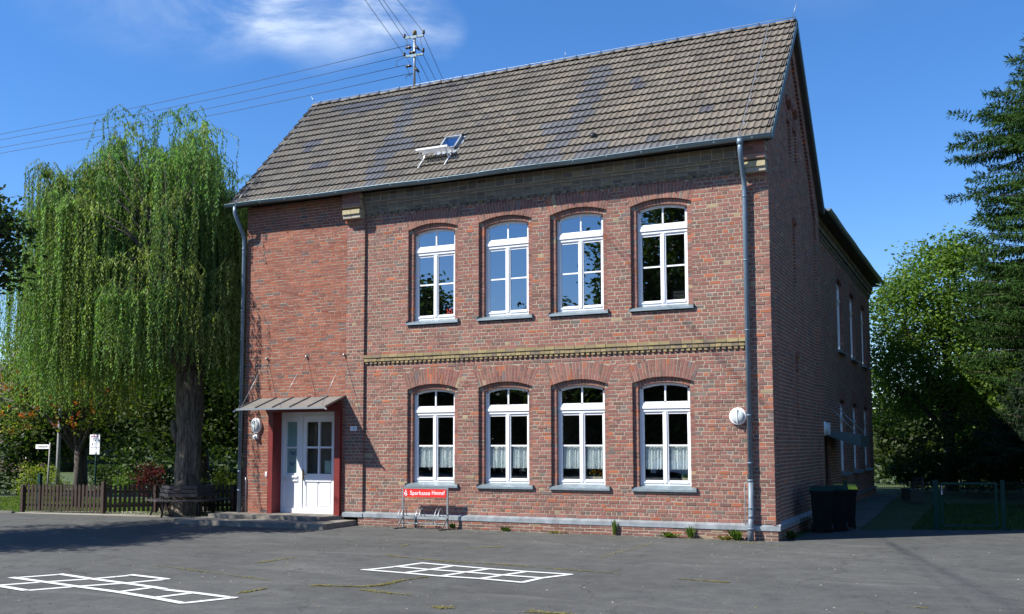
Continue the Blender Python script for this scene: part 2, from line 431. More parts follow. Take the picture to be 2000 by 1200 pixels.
# ------------------------------------------------------------------ ground
def sheet(name, pts, z, mat, kind='structure'):
    b = MB(); b.poly([(x, y, z) for x, y in pts]); return tag(b.build(name, mat), kind=kind)
sheet('ground', [(-400, -400), (400, -400), (400, 500), (-400, 500)], -.03, M['grass'])
sheet('asphalt_yard', [(-70, -60), (60, -60), (60, 8.5), (4.4, 5.05), (0.3, 3.2), (0.3, 1.0), (-16.0, 1.0), (-17.3, .15), (-22.0, -.25), (-70, -2.5)], 0, M['asphalt'])
sheet('gravel_strip', [(-22.4, -.32), (-17.3, .12), (-15.8, 1.02), (-14.2, 1.02), (-14.2, 3.0), (-16.2, 3.2), (-18.8, 2.2), (-22.6, .45)], .004, M['gravel'])
sheet('garden_path', [(-.2, 3.3), (1.2, 3.8), (1.1, 9), (.9, 14), (0.8, 22), (-.3, 22)], -.012, ground_mat('path_slabs', (.09, .09, .08), (.13, .125, .11), 1.5, 20))
k = MB(); k.bar((-22.4, -.30, .01), (-60, -2.0, .01), .12, .1); tag(k.build('kerb', M['concrete']), kind='structure')

# ------------------------------------------------------------------ brick tools
def pick_old():
    r = random.random()
    if r < .46: c = (.272, .116, .091)
    elif r < .73: c = (.232, .104, .085)
    elif r < .89: c = (.19, .105, .085)
    elif r < .935: c = (.165, .13, .117)
    elif r < .992: c = (.36, .115, .06)
    else: c = (.36, .27, .16)
    v = random.uniform(.82, 1.18)
    return tuple(min(1, x * v * random.uniform(.95, 1.05)) for x in c)
def pick_new():
    r = random.random()
    if r < .62: c = (.28, .094, .060)
    elif r < .74: c = (.33, .108, .058)
    elif r < .95: c = (.23, .085, .06)
    else: c = (.14, .10, .09)
    v = random.uniform(.86, 1.14)
    return tuple(min(1, x * v) for x in c)
def pick_moss():
    r = random.random()
    c = (.175, .15, .115) if r < .55 else ((.215, .17, .10) if r < .75 else (.125, .108, .09))
    v = random.uniform(.8, 1.2); return tuple(x * v for x in c)
def pick_yellow():
    r = random.random()
    c = (.33, .265, .13) if r < .45 else ((.27, .215, .12) if r < .8 else (.21, .17, .12))
    v = random.uniform(.82, 1.15); return tuple(x * v for x in c)

class Wall:
    """brick wall in a plane; axis 'x': plane y=const facing -Y, axis 'y': plane x=const facing +X"""
    def __init__(s, axis, off): s.axis = axis; s.off = off
    def P(s, u, z, d):        # d = distance out of the wall
        return (u, s.off - d, z) if s.axis == 'x' else (s.off + d, u, z)
    def brick(s, mb, u0, u1, z0, z1, col, proud=.0035, deep=.07, j=.003, rec=None):
        pr = proud + random.uniform(-.0015, .003)
        if rec is not None: rec.append((u0, u1, z0, z1, s.axis, s.off, pr, col)); return
        f = []
        for u, z in ((u0, z0), (u1, z0), (u1, z1), (u0, z1)):
            f.append(s.P(u + random.uniform(-j, j), z + random.uniform(-j, j), pr + random.uniform(-.0015, .0015)))
        b = [s.P(u, z, -deep) for u, z in ((u0, z0), (u1, z0), (u1, z1), (u0, z1))]
        mb.mesh(f + b, [(0, 1, 2, 3), (4, 5, 1, 0), (5, 6, 2, 1), (6, 7, 3, 2), (7, 4, 0, 3)], col)
    def quad(s, mb, u0, u1, z0, z1, d=0.0, col=(1, 1, 1)):
        mb.poly([s.P(u0, z0, d), s.P(u1, z0, d), s.P(u1, z1, d), s.P(u0, z1, d)], col)

def sub_iv(ivs, cuts):
    for a, b in cuts:
        out = []
        for x0, x1 in ivs:
            if b <= x0 or a >= x1: out.append((x0, x1)); continue
            if a > x0: out.append((x0, a))
            if b < x1: out.append((b, x1))
        ivs = out
    return [i for i in ivs if i[1] - i[0] > .004]

def lay(w, bricks, mortar, u0, u1, z0, z1, course, bond, pick, cuts, mcuts=None, ends=None, rec=None, recfilter=None, joint=.0205, fine=None):
    """cuts(z) -> excluded intervals for bricks; mcuts(z) for mortar; ends(z) -> (u0,u1) override"""
    n = int(round((z1 - z0) / course)); course = (z1 - z0) / n
    for i in range(n):
        a = z0 + i * course; b = a + course; zm = (a + b) / 2
        e = ends(zm) if ends else (u0, u1)
        if e is None: continue
        ivs = sub_iv([e], cuts(zm) if cuts else [])
        # bond grid
        if bond == 'block':
            pat = [.25] if i % 2 == 0 else [.125]
            off = 0 if i % 2 else ((i // 2) % 2) * .125 + .0625
        elif bond == 'ssh':
            pat = [.25, .25, .125]; off = (i * .1875 * 1.0) % .625
        else:
            pat = [.25]; off = (i % 2) * .125
        edges = []; x = u0 - 1.3 + off; kk = 0
        while x < u1 + .6: edges.append(x); x += pat[kk % len(pat)] * random.uniform(.985, 1.015); kk += 1
        wav = .0
        for x0, x1 in ivs:
            cutp = [x0] + [q for q in edges if x0 + .055 < q < x1 - .055] + [x1]
            for q0, q1 in zip(cutp[:-1], cutp[1:]):
                c = pick()
                g = joint / 2 * random.uniform(.7, 1.3)
                l0 = q0 + (g if q0 > x0 + 1e-6 else .001); l1 = q1 - (g if q1 < x1 - 1e-6 else .001)
                zz0 = a + joint / 2 * random.uniform(.6, 1.3); zz1 = b - joint / 2 * random.uniform(.6, 1.3)
                use = rec if (rec is not None and q0 > x0 + 1e-6 and q1 < x1 - 1e-6 and recfilter(q0, q1, zm)) else None
                w.brick(bricks, l0, l1, zz0, zz1, c, rec=use)
        # mortar
        mc = mcuts or cuts
        steps = fine(zm) if fine else 1
        for s_ in range(steps):
            za = a + (b - a) * s_ / steps; zb = a + (b - a) * (s_ + 1) / steps; zc = (za + zb) / 2
            e2 = ends(zc) if ends else (u0, u1)
            if e2 is None: continue
            for x0, x1 in sub_iv([e2], mc(zc) if mc else []):
                w.quad(mortar, x0, x1, za, zb)

class Arch:
    def __init__(s, cx, zs, hw, rise, t):
        s.cx, s.zs, s.hw, s.t = cx, zs, hw, t
        s.R = (hw * hw + rise * rise) / (2 * rise); s.zc = zs + rise - s.R
        s.th = math.asin(hw / s.R)
    def open_hw(s, z, extra=0):       # half width of the opening at height z
        if z <= s.zs: return s.hw + extra
        r = s.R + extra; q = r * r - (z - s.zc) ** 2
        return math.sqrt(q) if q > 0 else 0
    def ring_hw(s, z):                # half width including the voussoir ring
        if z <= s.zs: return s.hw
        Ro = s.R + s.t; zt = s.zc + Ro * math.cos(s.th)
        if z < zt: return (z - s.zc) * math.tan(s.th)
        q = Ro * Ro - (z - s.zc) ** 2
        return math.sqrt(q) if q > 0 else 0
    def voussoirs(s, w, mb, pick, deep, double=True, proud=.004):
        arc = 2 * s.th * (s.R + s.t * .5); n = max(5, int(round(arc / .078)))
        for i in range(n):
            a0 = -s.th + 2 * s.th * i / n; a1 = -s.th + 2 * s.th * (i + 1) / n
            g = .0075
            if double:
                cut = .255 if i % 2 else .128
                segs = [(s.R, s.R + cut - .005), (s.R + cut + .005, s.R + s.t)]
            else: segs = [(s.R, s.R + s.t)]
            for r0, r1 in segs:
                pr = proud + random.uniform(-.002, .004); c = pick(); f = []; b = []
                for a, r, sg in ((a0, r0, 1), (a1, r0, -1), (a1, r1, -1), (a0, r1, 1)):
                    u = s.cx + math.sin(a) * r + sg * g * math.cos(a); z = s.zc + math.cos(a) * r - sg * g * math.sin(a)
                    f.append(w.P(u, z, pr)); b.append(w.P(u, z, -deep))
                mb.mesh(f + b, [(0, 1, 2, 3), (4, 5, 1, 0), (5, 6, 2, 1), (6, 7, 3, 2), (7, 4, 0, 3)], c)

# ------------------------------------------------------------------ the school
school = empty('school_building', (0, 0, 0), 'two-storey red brick schoolhouse with brown tiled roof and arched white windows', 'building')
BR = MB(); MO = MB()
REC = []
WC = [-8.235, -6.255, -4.375, -2.40]
LEV = [0.0, 4.0]
PY = .06                               # recessed panel plane
panel = Wall('x', PY); pil = Wall('x', 0.0)
A_out = []; A_in = []
for lv in LEV:
    for cx in WC:
        A_out.append(Arch(cx, 3.37 + lv, .705, .128, .39))
        o_ = A_out[-1]
        ai = Arch(cx, 0, .592, .1, .12); ai.R = o_.R - .12; ai.zc = o_.zc; ai.th = math.asin(.592 / ai.R)
        ai.zs = ai.zc + ai.R * math.cos(ai.th); ai.t = .125; A_in.append(ai)
def front_cuts(z):
    out = []
    for a in A_out:
        lv = 0 if a.zs < 5 else 4.0
        if .99 + lv < z < 4.2 + lv:
            h = a.ring_hw(z)
            if h > 0: out.append((a.cx - h, a.cx + h))
    return out
def front_mcuts(z):
    out = []
    for a in A_out:
        lv = 0 if a.zs < 5 else 4.0
        if .99 + lv < z < 4.0 + lv:
            h = a.open_hw(z, .004)
            if h > 0: out.append((a.cx - h, a.cx + h))
    return out
def finef(z): return 4 if (3.3 < z < 3.6 or 7.3 < z < 7.6) else 1
def near(q0, q1, z): return True
PX0, PX1 = -10.20, -.50
# main panel below and above the string course
lay(panel, BR, MO, PX0, PX1, .34, 4.07, .085, 'block', pick_old, front_cuts, front_mcuts, rec=REC, recfilter=near, fine=finef)
lay(panel, BR, MO, PX0, PX1, 4.07, 4.27, .1, 'block', pick_old, None)
lay(panel, BR, MO, PX0, PX1, 4.27, 7.84, .085, 'block', pick_old, front_cuts, front_mcuts, fine=finef)
lay(panel, BR, MO, PX0, PX1, 7.84, 8.44, .085, 'block', pick_moss, lambda z: front_cuts(z) if z < 7.9 else [], lambda z: [])
for a in A_out: a.voussoirs(panel, BR, pick_old, .062)
# pilasters
lay(pil, BR, MO, -10.75, PX0, .34, 8.44, .085, 'block', pick_old, None)
lay(pil, BR, MO, PX1, 0.0, .34, 8.44, .085, 'block', pick_old, None, rec=REC, recfilter=near)
# returns of the pilasters (mortar sheet, brick ends come from the wall bricks' depth)
MO.poly([(PX0 - .003, 0, .3), (PX0 - .003, PY, .3), (PX0 - .003, PY, 8.44), (PX0 - .003, 0, 8.44)])
MO.poly([(PX1 + .003, 0, .3), (PX1 + .003, PY, .3), (PX1 + .003, PY, 8.44), (PX1 + .003, 0, 8.44)])
# second reveal layer of each window
YB = .125
lb = Wall('x', YB)
for a, o_ in zip(A_in, A_out):
    lv = 0 if a.zs < 5 else 4.0
    z = 1.0 + lv; i = 0
    while z < a.zs - .01:
        z1 = min(z + .085, a.zs)
        for sgn in (-1, 1):
            u0, u1 = sorted((a.cx + sgn * .592, a.cx + sgn * .73))
            lb.brick(BR, u0, u1, z + .006, z1 - .006, pick_old(), proud=.003, deep=.11)
            MO.poly([(u0, YB, z), (u1, YB, z), (u1, YB, z1), (u0, YB, z1)])
        z = z1; i += 1
    a.voussoirs(lb, BR, pick_old, .11, double=False, proud=.003)
    n = 16
    for q in range(n):                                # mortar ring behind
        t0 = -a.th * 1.25 + 2.5 * a.th * q / n; t1 = -a.th * 1.25 + 2.5 * a.th * (q + 1) / n
        pts = []
        for t, r in ((t0, a.R + .004), (t1, a.R + .004), (t1, a.R + .2), (t0, a.R + .2)):
            pts.append((a.cx + math.sin(t) * r, YB, a.zc + math.cos(t) * r))
        MO.poly(pts)
        # soffits
        pts = []
        for t, y in ((t0, YB), (t1, YB), (t1, .285), (t0, .285)):
            pts.append((a.cx + math.sin(t) * (a.R + .003), y, a.zc + math.cos(t) * (a.R + .003)))
        MO.poly(pts)
        pts = []
        for t, y in ((t0, PY), (t1, PY), (t1, YB), (t0, YB)):
            tt = max(-o_.th, min(o_.th, t * 1.0))
            pts.append((a.cx + math.sin(tt) * (o_.R + .004), y, o_.zc + math.cos(tt) * (o_.R + .004)))
        MO.poly(pts)
    for sgn in (-1, 1):
        x = a.cx + sgn * .708; MO.poly([(x, PY, 1.0 + lv), (x, YB, 1.0 + lv), (x, YB, o_.zs), (x, PY, o_.zs)])
        x = a.cx + sgn * .595; MO.poly([(x, YB, 1.0 + lv), (x, .285, 1.0 + lv), (x, .285, a.zs), (x, YB, a.zs)])
    # inner rough masonry closing round the frame
    for x0, x1, z0, z1 in ((a.cx - .95, a.cx - .575, .9 + lv, 3.75 + lv), (a.cx + .575, a.cx + .95, .9 + lv, 3.75 + lv), (a.cx - .95, a.cx + .95, 3.40 + lv, 3.75 + lv), (a.cx - .95, a.cx + .95, .8 + lv, 1.06 + lv)):
        MO.poly([(x0, .29, z0), (x1, .29, z0), (x1, .29, z1), (x0, .29, z1)])

# extension on the left with the door
DX0, DX1, DZ = -13.12, -10.83, 3.03
def door_cut(z): return [(DX0, DX1)] if z < DZ else []
lay(pil, BR, MO, -14.0, -10.75, .1, 8.44, .0765, 'ssh', pick_new, door_cut, joint=.0145)
MO.poly([(-14.0, 0, 0), (-14.0, 7.1, 0), (-14.0, 7.1, 8.48), (-14.0, 0, 8.48)])
lw = MB()
# plinth bricks
plw = Wall('x', -.035)
lay(plw, BR, MO, -10.30, .05, .0, .20, .068, 'run', lambda: tuple(c * .8 for c in pick_old()), None)
pls = Wall('y', .05)
lay(pls, BR, MO, -.035, 7.0, .0, .20, .068, 'run', lambda: tuple(c * .8 for c in pick_old()), None)
plg = Wall('y', -.25)
lay(plg, BR, MO, 7.1, 22.95, -.1, .27, .085, 'run', pick_old, None)

# gable wall, facing +X
EZ, RZ, HALF = 8.42, 12.38, 3.85         # eave height, ridge height, half run
def roof_y(z):                            # inner line under the roof at height z
    if z < 8.30: return (0.0, 7.1)
    k_ = (z - 8.30) / (12.25 - 8.30)
    return (0.0 if z < 8.8 else (-.45 + 3.85 * k_), 7.1 if z < 8.8 else (7.25 - 3.85 * k_))
def gable_ends(z):
    e = roof_y(z); return e if e[1] - e[0] > .2 else None
def panel_iv(z):
    e = roof_y(z)
    a, b = .55, 6.60
    if z > 7.6: a = max(a, e[0] + .55); b = min(b, e[1] - .55)
    if z > 8.0: a = max(a, .55 + (z - 8.0) * .62); b = min(b, 6.6 - (z - 8.0) * .70)
    return (a, b) if b - a > .15 else None
g0 = Wall('y', 0.0); g1 = Wall('y', -.065); g2 = Wall('y', -.26)
def g0cuts(z):
    p_ = panel_iv(z); return [p_] if (p_ and z > .3) else []
lancets = [Arch(3.45, 7.05, .16, .35, .12), Arch(3.45, 3.75, .16, .35, .12), Arch(3.05, 9.85, .28, .5, .12), Arch(3.90, 9.85, .28, .5, .12)]
lz0 = [5.82, 2.6, 8.98, 8.98]
def lanc(z, ring):
    out = []
    for a, zb in zip(lancets, lz0):
        if zb < z < a.zc + a.R + a.t:
            h = a.ring_hw(z) if ring else a.open_hw(z, .003)
            if h > 0: out.append((a.cx - h, a.cx + h))
    return out
lay(g0, BR, MO, 0, 7.1, .30, 12.2, .085, 'block', pick_old, g0cuts, None, ends=gable_ends)
lay(g1, BR, MO, 0, 7.1, .30, 12.2, .085, 'block', pick_old, lambda z: lanc(z, True), lambda z: lanc(z, False), ends=panel_iv, fine=lambda z: 2)
for a in lancets: a.voussoirs(g1, BR, pick_old, .15, double=False, proud=.05)
for a, zb in zip(lancets, lz0):
    lay(g2, BR, MO, a.cx - .4, a.cx + .4, zb - .1, a.zs + .7, .085, 'run', pick_old, None)
    for sg in (-1, 1):
        MO.poly([(-.065, a.cx + sg * (a.hw + .003), zb), (-.26, a.cx + sg * (a.hw + .003), zb), (-.26, a.cx + sg * (a.hw + .003), a.zs), (-.065, a.cx + sg * (a.hw + .003), a.zs)])
MO.poly([(0, .55, .3), (-.065, .55, .3), (-.065, .55, 8.1), (0, .55, 8.1)]); MO.poly([(0, 6.603, .3), (-.065, 6.603, .3), (-.065, 6.603, 8.1), (0, 6.603, 8.1)])
MO.poly([(0, 7.1, 0), (-14, 7.1, 0), (-14, 7.1, 8.44), (0, 7.1, 8.44)])
MO.poly([(-14.0, 0, 8.4), (-14.0, 7.1, 8.4), (-14.0, 3.35, 12.2)])

# rear wing wall, facing +X
wg = Wall('y', -.30)
WWC = [13.46, 16.92, 20.45]
WA = [Arch(c, 3.37 + lv, .70, .128, .39) for lv in LEV for c in WWC]
def wcut(z, ring):
    out = []
    for a in WA:
        lv = 0 if a.zs < 5 else 4.0
        if 1.0 + lv < z < 4.2 + lv:
            h = a.ring_hw(z) if ring else a.open_hw(z, .003)
            if h > 0: out.append((a.cx - h, a.cx + h))
    if z < 2.5: out.append((9.0, 10.3))
    return out
lay(wg, BR, MO, 7.1, 22.9, .27, 8.6, .085, 'block', pick_old, lambda z: wcut(z, True), lambda z: wcut(z, False), fine=lambda z: 2 if 3.3 < (z % 4) < 3.6 else 1)
for a in WA:
    a.voussoirs(wg, BR, pick_old, .14)
    lv = 0 if a.zs < 5 else 4.0
    for sg in (-1, 1):
        y = a.cx + sg * (a.hw + .003)
        MO.poly([(-.30, y, 1.0 + lv), (-.50, y, 1.0 + lv), (-.50, y, a.zs + .02), (-.30, y, a.zs + .02)])
    z = 1.0 + lv
    while z < a.zs:                                      # brick ends in the far jamb
        for sg in (-1, 1):
            y = a.cx + sg * a.hw
            y0, y1 = sorted((y - sg * .002, y + sg * .06))
            for q in range(2 if int(z * 11.77) % 2 else 1):
                w_ = .2 / (2 if int(z * 11.77) % 2 else 1)
                BR.box(-.50 + q * w_ + .006, -.50 + (q + 1) * w_ - .006, y0, y1, z + .006, z + .079, pick_old())
        z += .085
MO.poly([(-.30, 22.9, -.1), (-9, 22.9, -.1), (-9, 22.9, 8.6), (-.30, 22.9, 8.6)])
# wing cornice
for i, (d, z0, z1) in enumerate(((.03, 8.06, 8.14), (.06, 8.15, 8.24), (.12, 8.25, 8.40), (.16, 8.41, 8.55))):
    lay(Wall('y', -.30 + d), BR, MO, 7.2, 23.0, z0, z1, z1 - z0, 'run', pick_moss, None)

# cornice of the front
for d, z0, z1 in ((.035, 7.925, 8.005), (.06, 8.015, 8.10), (.105, 8.11, 8.165), (.155, 8.175, 8.31), (.12, 8.315, 8.43)):
    w_ = Wall('x', PY - d)
    lay(w_, BR, MO, PX0, PX1, z0, z1, z1 - z0, 'block' if z1 - z0 > .1 else 'run', pick_moss, None)
    MO.poly([(PX0, PY - d, z0), (PX1, PY - d, z0), (PX1, PY, z0), (PX0, PY, z0)])
    MO.poly([(PX0, PY - d, z1), (PX1, PY - d, z1), (PX1, PY, z1), (PX0, PY, z1)])
x = PX0 + .05
while x < PX1 - .1:                                       # dentils
    panel.brick(BR, x, x + .115, 7.845, 7.915, pick_moss(), proud=.045); x += .2
# corbels on the pilasters
for x0, x1 in ((-10.745, -10.215), (-.485, -.005)):
    pale = lambda: (.46, .40, .24); grey_ = lambda: (.40, .36, .29); pink_ = lambda: (.34, .19, .15)
    for d, z0, z1, pk in ((.08, 7.70, 7.78, pick_old), (.20, 7.79, 7.88, grey_), (.235, 7.89, 8.00, pale), (.16, 8.01, 8.06, pick_moss), (.26, 8.07, 8.15, pink_), (.24, 8.16, 8.24, pick_old), (.24, 8.25, 8.33, pick_old), (.24, 8.34, 8.44, pick_old)):
        w_ = Wall('x', 0); n_ = 2 if int(z0 * 100) % 2 else 3
        for q in range(n_):
            w_.brick(BR, x0 + (x1 - x0) * q / n_ + .004, x0 + (x1 - x0) * (q + 1) / n_ - .004, z0, z1, pk(), proud=d)
        MO.box(x0 + .004, x1 - .004, -d + .012, .02, z0 - .012, z1)
# string course
sc = MB()
for z0, z1, d in ((4.195, 4.27, .075), (4.105, 4.185, .055)):
    x = PX0
    while x < PX1:
        x2 = min(PX1, x + (.25 if d > .06 else .125))
        panel.brick(sc, x + .004, x2 - .004, z0, z1, pick_yellow(), proud=d); x = x2
    sc.box(PX0, PX1, PY - d + .012, PY + .01, z0 - .01, z1 - .004, (.2, .16, .09))
x = PX0 + .04
while x < PX1 - .1: panel.brick(sc, x, x + .075, 4.045, 4.10, pick_yellow(), proud=.04); x += .13
sc.build('string_course', M['brick'], school)

wall_o = MO.build('wall', M['mortar'], school)
# the 300 bricks that show largest become single parts, the rest are joined
campos = Vector((4.07, -21.43, 1.99))
def score(r):
    u0, u1, z0, z1, ax, off, pr, c = r
    d = (Vector(((u0 + u1) / 2, off, (z0 + z1) / 2)) - campos).length
    return -(u1 - u0) * (z1 - z0) / d ** 2
REC.sort(key=score)
keep = [r for r in REC if r[1] - r[0] > .2][:300]
ks = set(id(r) for r in keep)
for r in REC:
    if id(r) in ks: continue
    u0, u1, z0, z1, ax, off, pr, c = r
    Wall(ax, off).brick(BR, u0, u1, z0, z1, c, proud=pr)
tag(BR.build('brickwork', M['brick'], wall_o), kind='stuff')
unit = []
for vv in range(5):
    b = MB(); j = .02
    v = []
    for x_, z_ in ((0, 0), (1, 0), (1, 1), (0, 1)):
        v.append((x_ + random.uniform(-j, j) * .4, 0 + random.uniform(-.02, .02), z_ + random.uniform(-j, j)))
    mid = [(x_ + (.012 if x_ == 0 else -.012), -.0, z_ + (.04 if z_ == 0 else -.04)) for x_, z_ in ((0, 0), (1, 0), (1, 1), (0, 1))]
    mid = [(m_[0], -.06 + random.uniform(-.01, .01), m_[2]) for m_ in mid]
    back = [(x_, 1, z_) for x_, z_ in ((0, 0), (1, 0), (1, 1), (0, 1))]
    b.mesh(mid + v + back, [(0, 1, 2, 3), (4, 5, 1, 0), (5, 6, 2, 1), (6, 7, 3, 2), (7, 4, 0, 3), (8, 9, 5, 4), (9, 10, 6, 5), (10, 11, 7, 6), (11, 8, 4, 7)])
    unit.append(b.data('brick', M['brick_obj']))
for i, r in enumerate(keep):
    u0, u1, z0, z1, ax, off, pr, c = r
    o = bpy.data.objects.new('brick', unit[i % 5]); link(o, wall_o)
    o.location = (u0, off - pr, z0); o.scale = (u1 - u0, .075, z1 - z0); o.color = (*c, 1)

# zinc ledge over the plinth
lg = MB()
def ledge(x0, x1, y):
    prof = [(y + .06, .345), (y - .045, .30), (y - .05, .21), (y - .03, .20), (y + .06, .20)]
    for (ya, za), (yb, zb) in zip(prof[:-1], prof[1:]):
        lg.poly([(x0, ya, za), (x0, yb, zb), (x1, yb, zb), (x1, ya, za)])
    for x_ in (x0, x1): lg.poly([(x_, a, b) for a, b in prof])
ledge(-10.76, -10.16, 0 - .02); ledge(-10.16, -8.0, -.0); ledge(-8.0, -5.0, -.004); ledge(-5.0, -2.2, -.0); ledge(-2.2, .10, -.008)
prof = [(-.06, .345), (.09, .30), (.095, .21), (-.02, .2)]
for (xa, za), (xb, zb) in zip(prof[:-1], prof[1:]): lg.poly([(xa, -.05, za), (xb, -.05, zb), (xb, 7.1, zb), (xa, 7.1, za)])
lg.build('plinth_ledge', M['zinc'], school)
lg = MB(); lg.box(-.3, -.20, 7.1, 22.98, .23, .29); lg.build('plinth_ledge', M['zinc_pipe'], school)

# interior: floors, back walls, so that the panes look into dark rooms
it = MB()
for z0, z1 in ((.35, 4.0), (4.1, 8.2)):
    it.poly([(-13.9, .295, z0), (-.2, .295, z0), (-.2, 6.9, z0), (-13.9, 6.9, z0)], mi=1)
    it.poly([(-13.9, .295, z1), (-.2, .295, z1), (-.2, 6.9, z1), (-13.9, 6.9, z1)])
    it.poly([(-13.9, 5.2, z0), (-.2, 5.2, z0), (-.2, 5.2, z1), (-13.9, 5.2, z1)])
    for x_ in (-13.9, -10.3, -5.4, -.25): it.poly([(x_, .35, z0), (x_, 6.9, z0), (x_, 6.9, z1), (x_, .35, z1)])
it.poly([(-3, 7.3, 0), (-3, 22.7, 0), (-3, 22.7, 8.3), (-3, 7.3, 8.3)])
it.poly([(-.6, 7.3, 4.05), (-3, 7.3, 4.05), (-3, 22.7, 4.05), (-.6, 22.7, 4.05)])
it.build('interior', [M['room'], M['room_floor']], school)

# ------------------------------------------------------------------ windows
def arch_pts(cx, zc, r, a0, a1, n):
    return [(cx + math.sin(a0 + (a1 - a0) * i / n) * r, zc + math.cos(a0 + (a1 - a0) * i / n) * r) for i in range(n + 1)]
Rin = A_in[0].R; ZCin = A_in[0].zc; THin = A_in[0].th
def window_meshes():
    f = MB(); n = 12
    y0, y1 = .225, .275
    # side posts, bottom rail, arched head
    f.box(-.588, -.515, y0, y1, 1.10, 3.22); f.box(.515, .588, y0, y1, 1.10, 3.22)
    f.box(-.588, .588, y0 - .004, y1, 1.085, 1.15)
    top = arch_pts(0, ZCin, Rin - .004, -THin, THin, n)
    inn = arch_pts(0, ZCin, Rin - .06, -THin * .93, THin * .93, n)
    for i in range(n):
        f.prism([inn[i], inn[i + 1], top[i + 1], top[i]], y0, y1)
    f.box(-.588, -.515, y0, y1, 3.22, top[0][1]); f.box(.515, .588, y0, y1, 3.22, top[-1][1])
    # transom: rail, projecting weather bar, rail
    f.box(-.588, .588, y0 - .002, y1, 2.72, 2.93); f.box(-.58, .58, y0 - .035, y0, 2.80, 2.865); f.box(-.57, .57, y0 - .018, y0, 2.87, 2.915)
    f.box(-.57, .57, y0 - .014, y0, 2.735, 2.78)
    # mullion and casements
    f.box(-.062, .062, y0 - .001, y1, 1.15, 2.72); f.box(-.03, .03, y0 - .02, y0, 1.16, 2.72)
    for sx in (-1, 1):
        a, b = sorted((sx * .515, sx * .062))
        f.box(a, b, y0 + .012, y1 - .01, 1.15, 1.215); f.box(a, b, y0 + .012, y1 - .01, 2.68, 2.72)
        s1 = sx * .515; s0 = s1 - sx * .022; f.box(min(s0, s1), max(s0, s1), y0 + .012, y1 - .01, 1.215, 2.68)
        f.box(a, b, y0 + .014, y1 - .02, 1.965, 2.0)
        f.box(a, b, y0 - .02, y0 + .012, 1.15, 1.18)
    f.box(-.018, .018, y0 + .012, y1 - .012, 2.93, ZCin + Rin - .05)
    f.box(-.515, .515, y0 + .012, y1 - .01, 2.93, 2.955)
    frame = f.data('window', M['white'])
    panes = []
    for sx in (-1, 1):
        a, b = sorted((sx * .51, sx * .06))
        for z0, z1 in ((1.2, 1.975), (1.99, 2.70)):
            p = MB(); p.poly([(a, .255, z0), (b, .255, z0), (b, .255, z1), (a, .255, z1)]); panes.append((p, 0))
        p = MB(); a, b = sorted((sx * .515, sx * .015))
        k_ = [(a, 2.94), (b, 2.94)]
        xs = [b + (a - b) * i / 6 for i in range(7)]
        k_ += [(x_, ZCin + math.sqrt((Rin - .04) ** 2 - x_ * x_)) for x_ in xs]
        p.poly([(x_, .255, z_) for x_, z_ in k_]); panes.append((p, 1))
    return frame, [p.data('pane', M['glass']) for p, _ in panes]
frame_me, pane_me = window_meshes()
def sill_mesh():
    s = MB(); pr = [(.26, 1.12), (.005, 1.02), (-.0, .975), (.012, .972), (.07, .995), (.26, 1.0)]
    for (ya, za), (yb, zb) in zip(pr, pr[1:] + pr[:1]): s.poly([(-.735, ya, za), (-.735, yb, zb), (.735, yb, zb), (.735, ya, za)])
    for x_ in (-.735, .735): s.poly([(x_, a, b) for a, b in pr])
    for x_ in (-.735, .722): s.box(x_, x_ + .013, -.002, .058, 1.0, 1.075)
    return s.data('sill', M['sill'])
sill_me = sill_mesh()
def curtain_mesh(seed):
    c = MB(); rr = random.Random(seed); n = 44; w = .46; vs = []; fs = []
    for i in range(n + 1):
        x_ = i / n * w; y_ = .31 + .022 * math.sin(i * .95 + rr.random()) + .01 * math.sin(i * 2.3)
        for q in range(5):
            z_ = 1.99 - (.54 + .012 * math.sin(i * .95)) * q / 4
            vs.append((x_ * (1 - .02 * q / 4) , y_ * (1) + .004 * q * math.sin(i), z_))
    for i in range(n):
        for q in range(4): a = i * 5 + q; fs.append((a, a + 1, a + 6, a + 5))
    c.mesh(vs, fs, smooth=True); return c.data('curtain', M['curtain'])
curt = [curtain_mesh(i) for i in range(3)]
wlabels = {}
for li, lv in enumerate(LEV):
    for ci, cx in enumerate(WC):
        w_ = bpy.data.objects.new('window', frame_me); link(w_, school); w_.location = (cx, 0, lv)
        for pm in pane_me:
            p = bpy.data.objects.new('pane', pm); link(p, w_)
        s_ = bpy.data.objects.new('sill', sill_me); link(s_, w_)
        if li == 0:
            for k_, x_ in enumerate((-.52, .06)):
                c_ = bpy.data.objects.new('curtain', curt[(ci + k_) % 3]); link(c_, w_); c_.location = (x_, 0, 0)
# wing windows (turned to face +X)
for lv in LEV:
    for c in WWC:
        w_ = bpy.data.objects.new('window', frame_me); link(w_, school)
        w_.location = (-.17, c, lv); w_.rotation_euler = (0, 0, math.pi / 2); w_.scale = (1.16, 1, 1)
        for pm in pane_me:
            p = bpy.data.objects.new('pane', pm); link(p, w_)
        s_ = bpy.data.objects.new('sill', sill_me); link(s_, w_); s_.scale = (.98, 1, 1); s_.location = (0, -.02, 0)
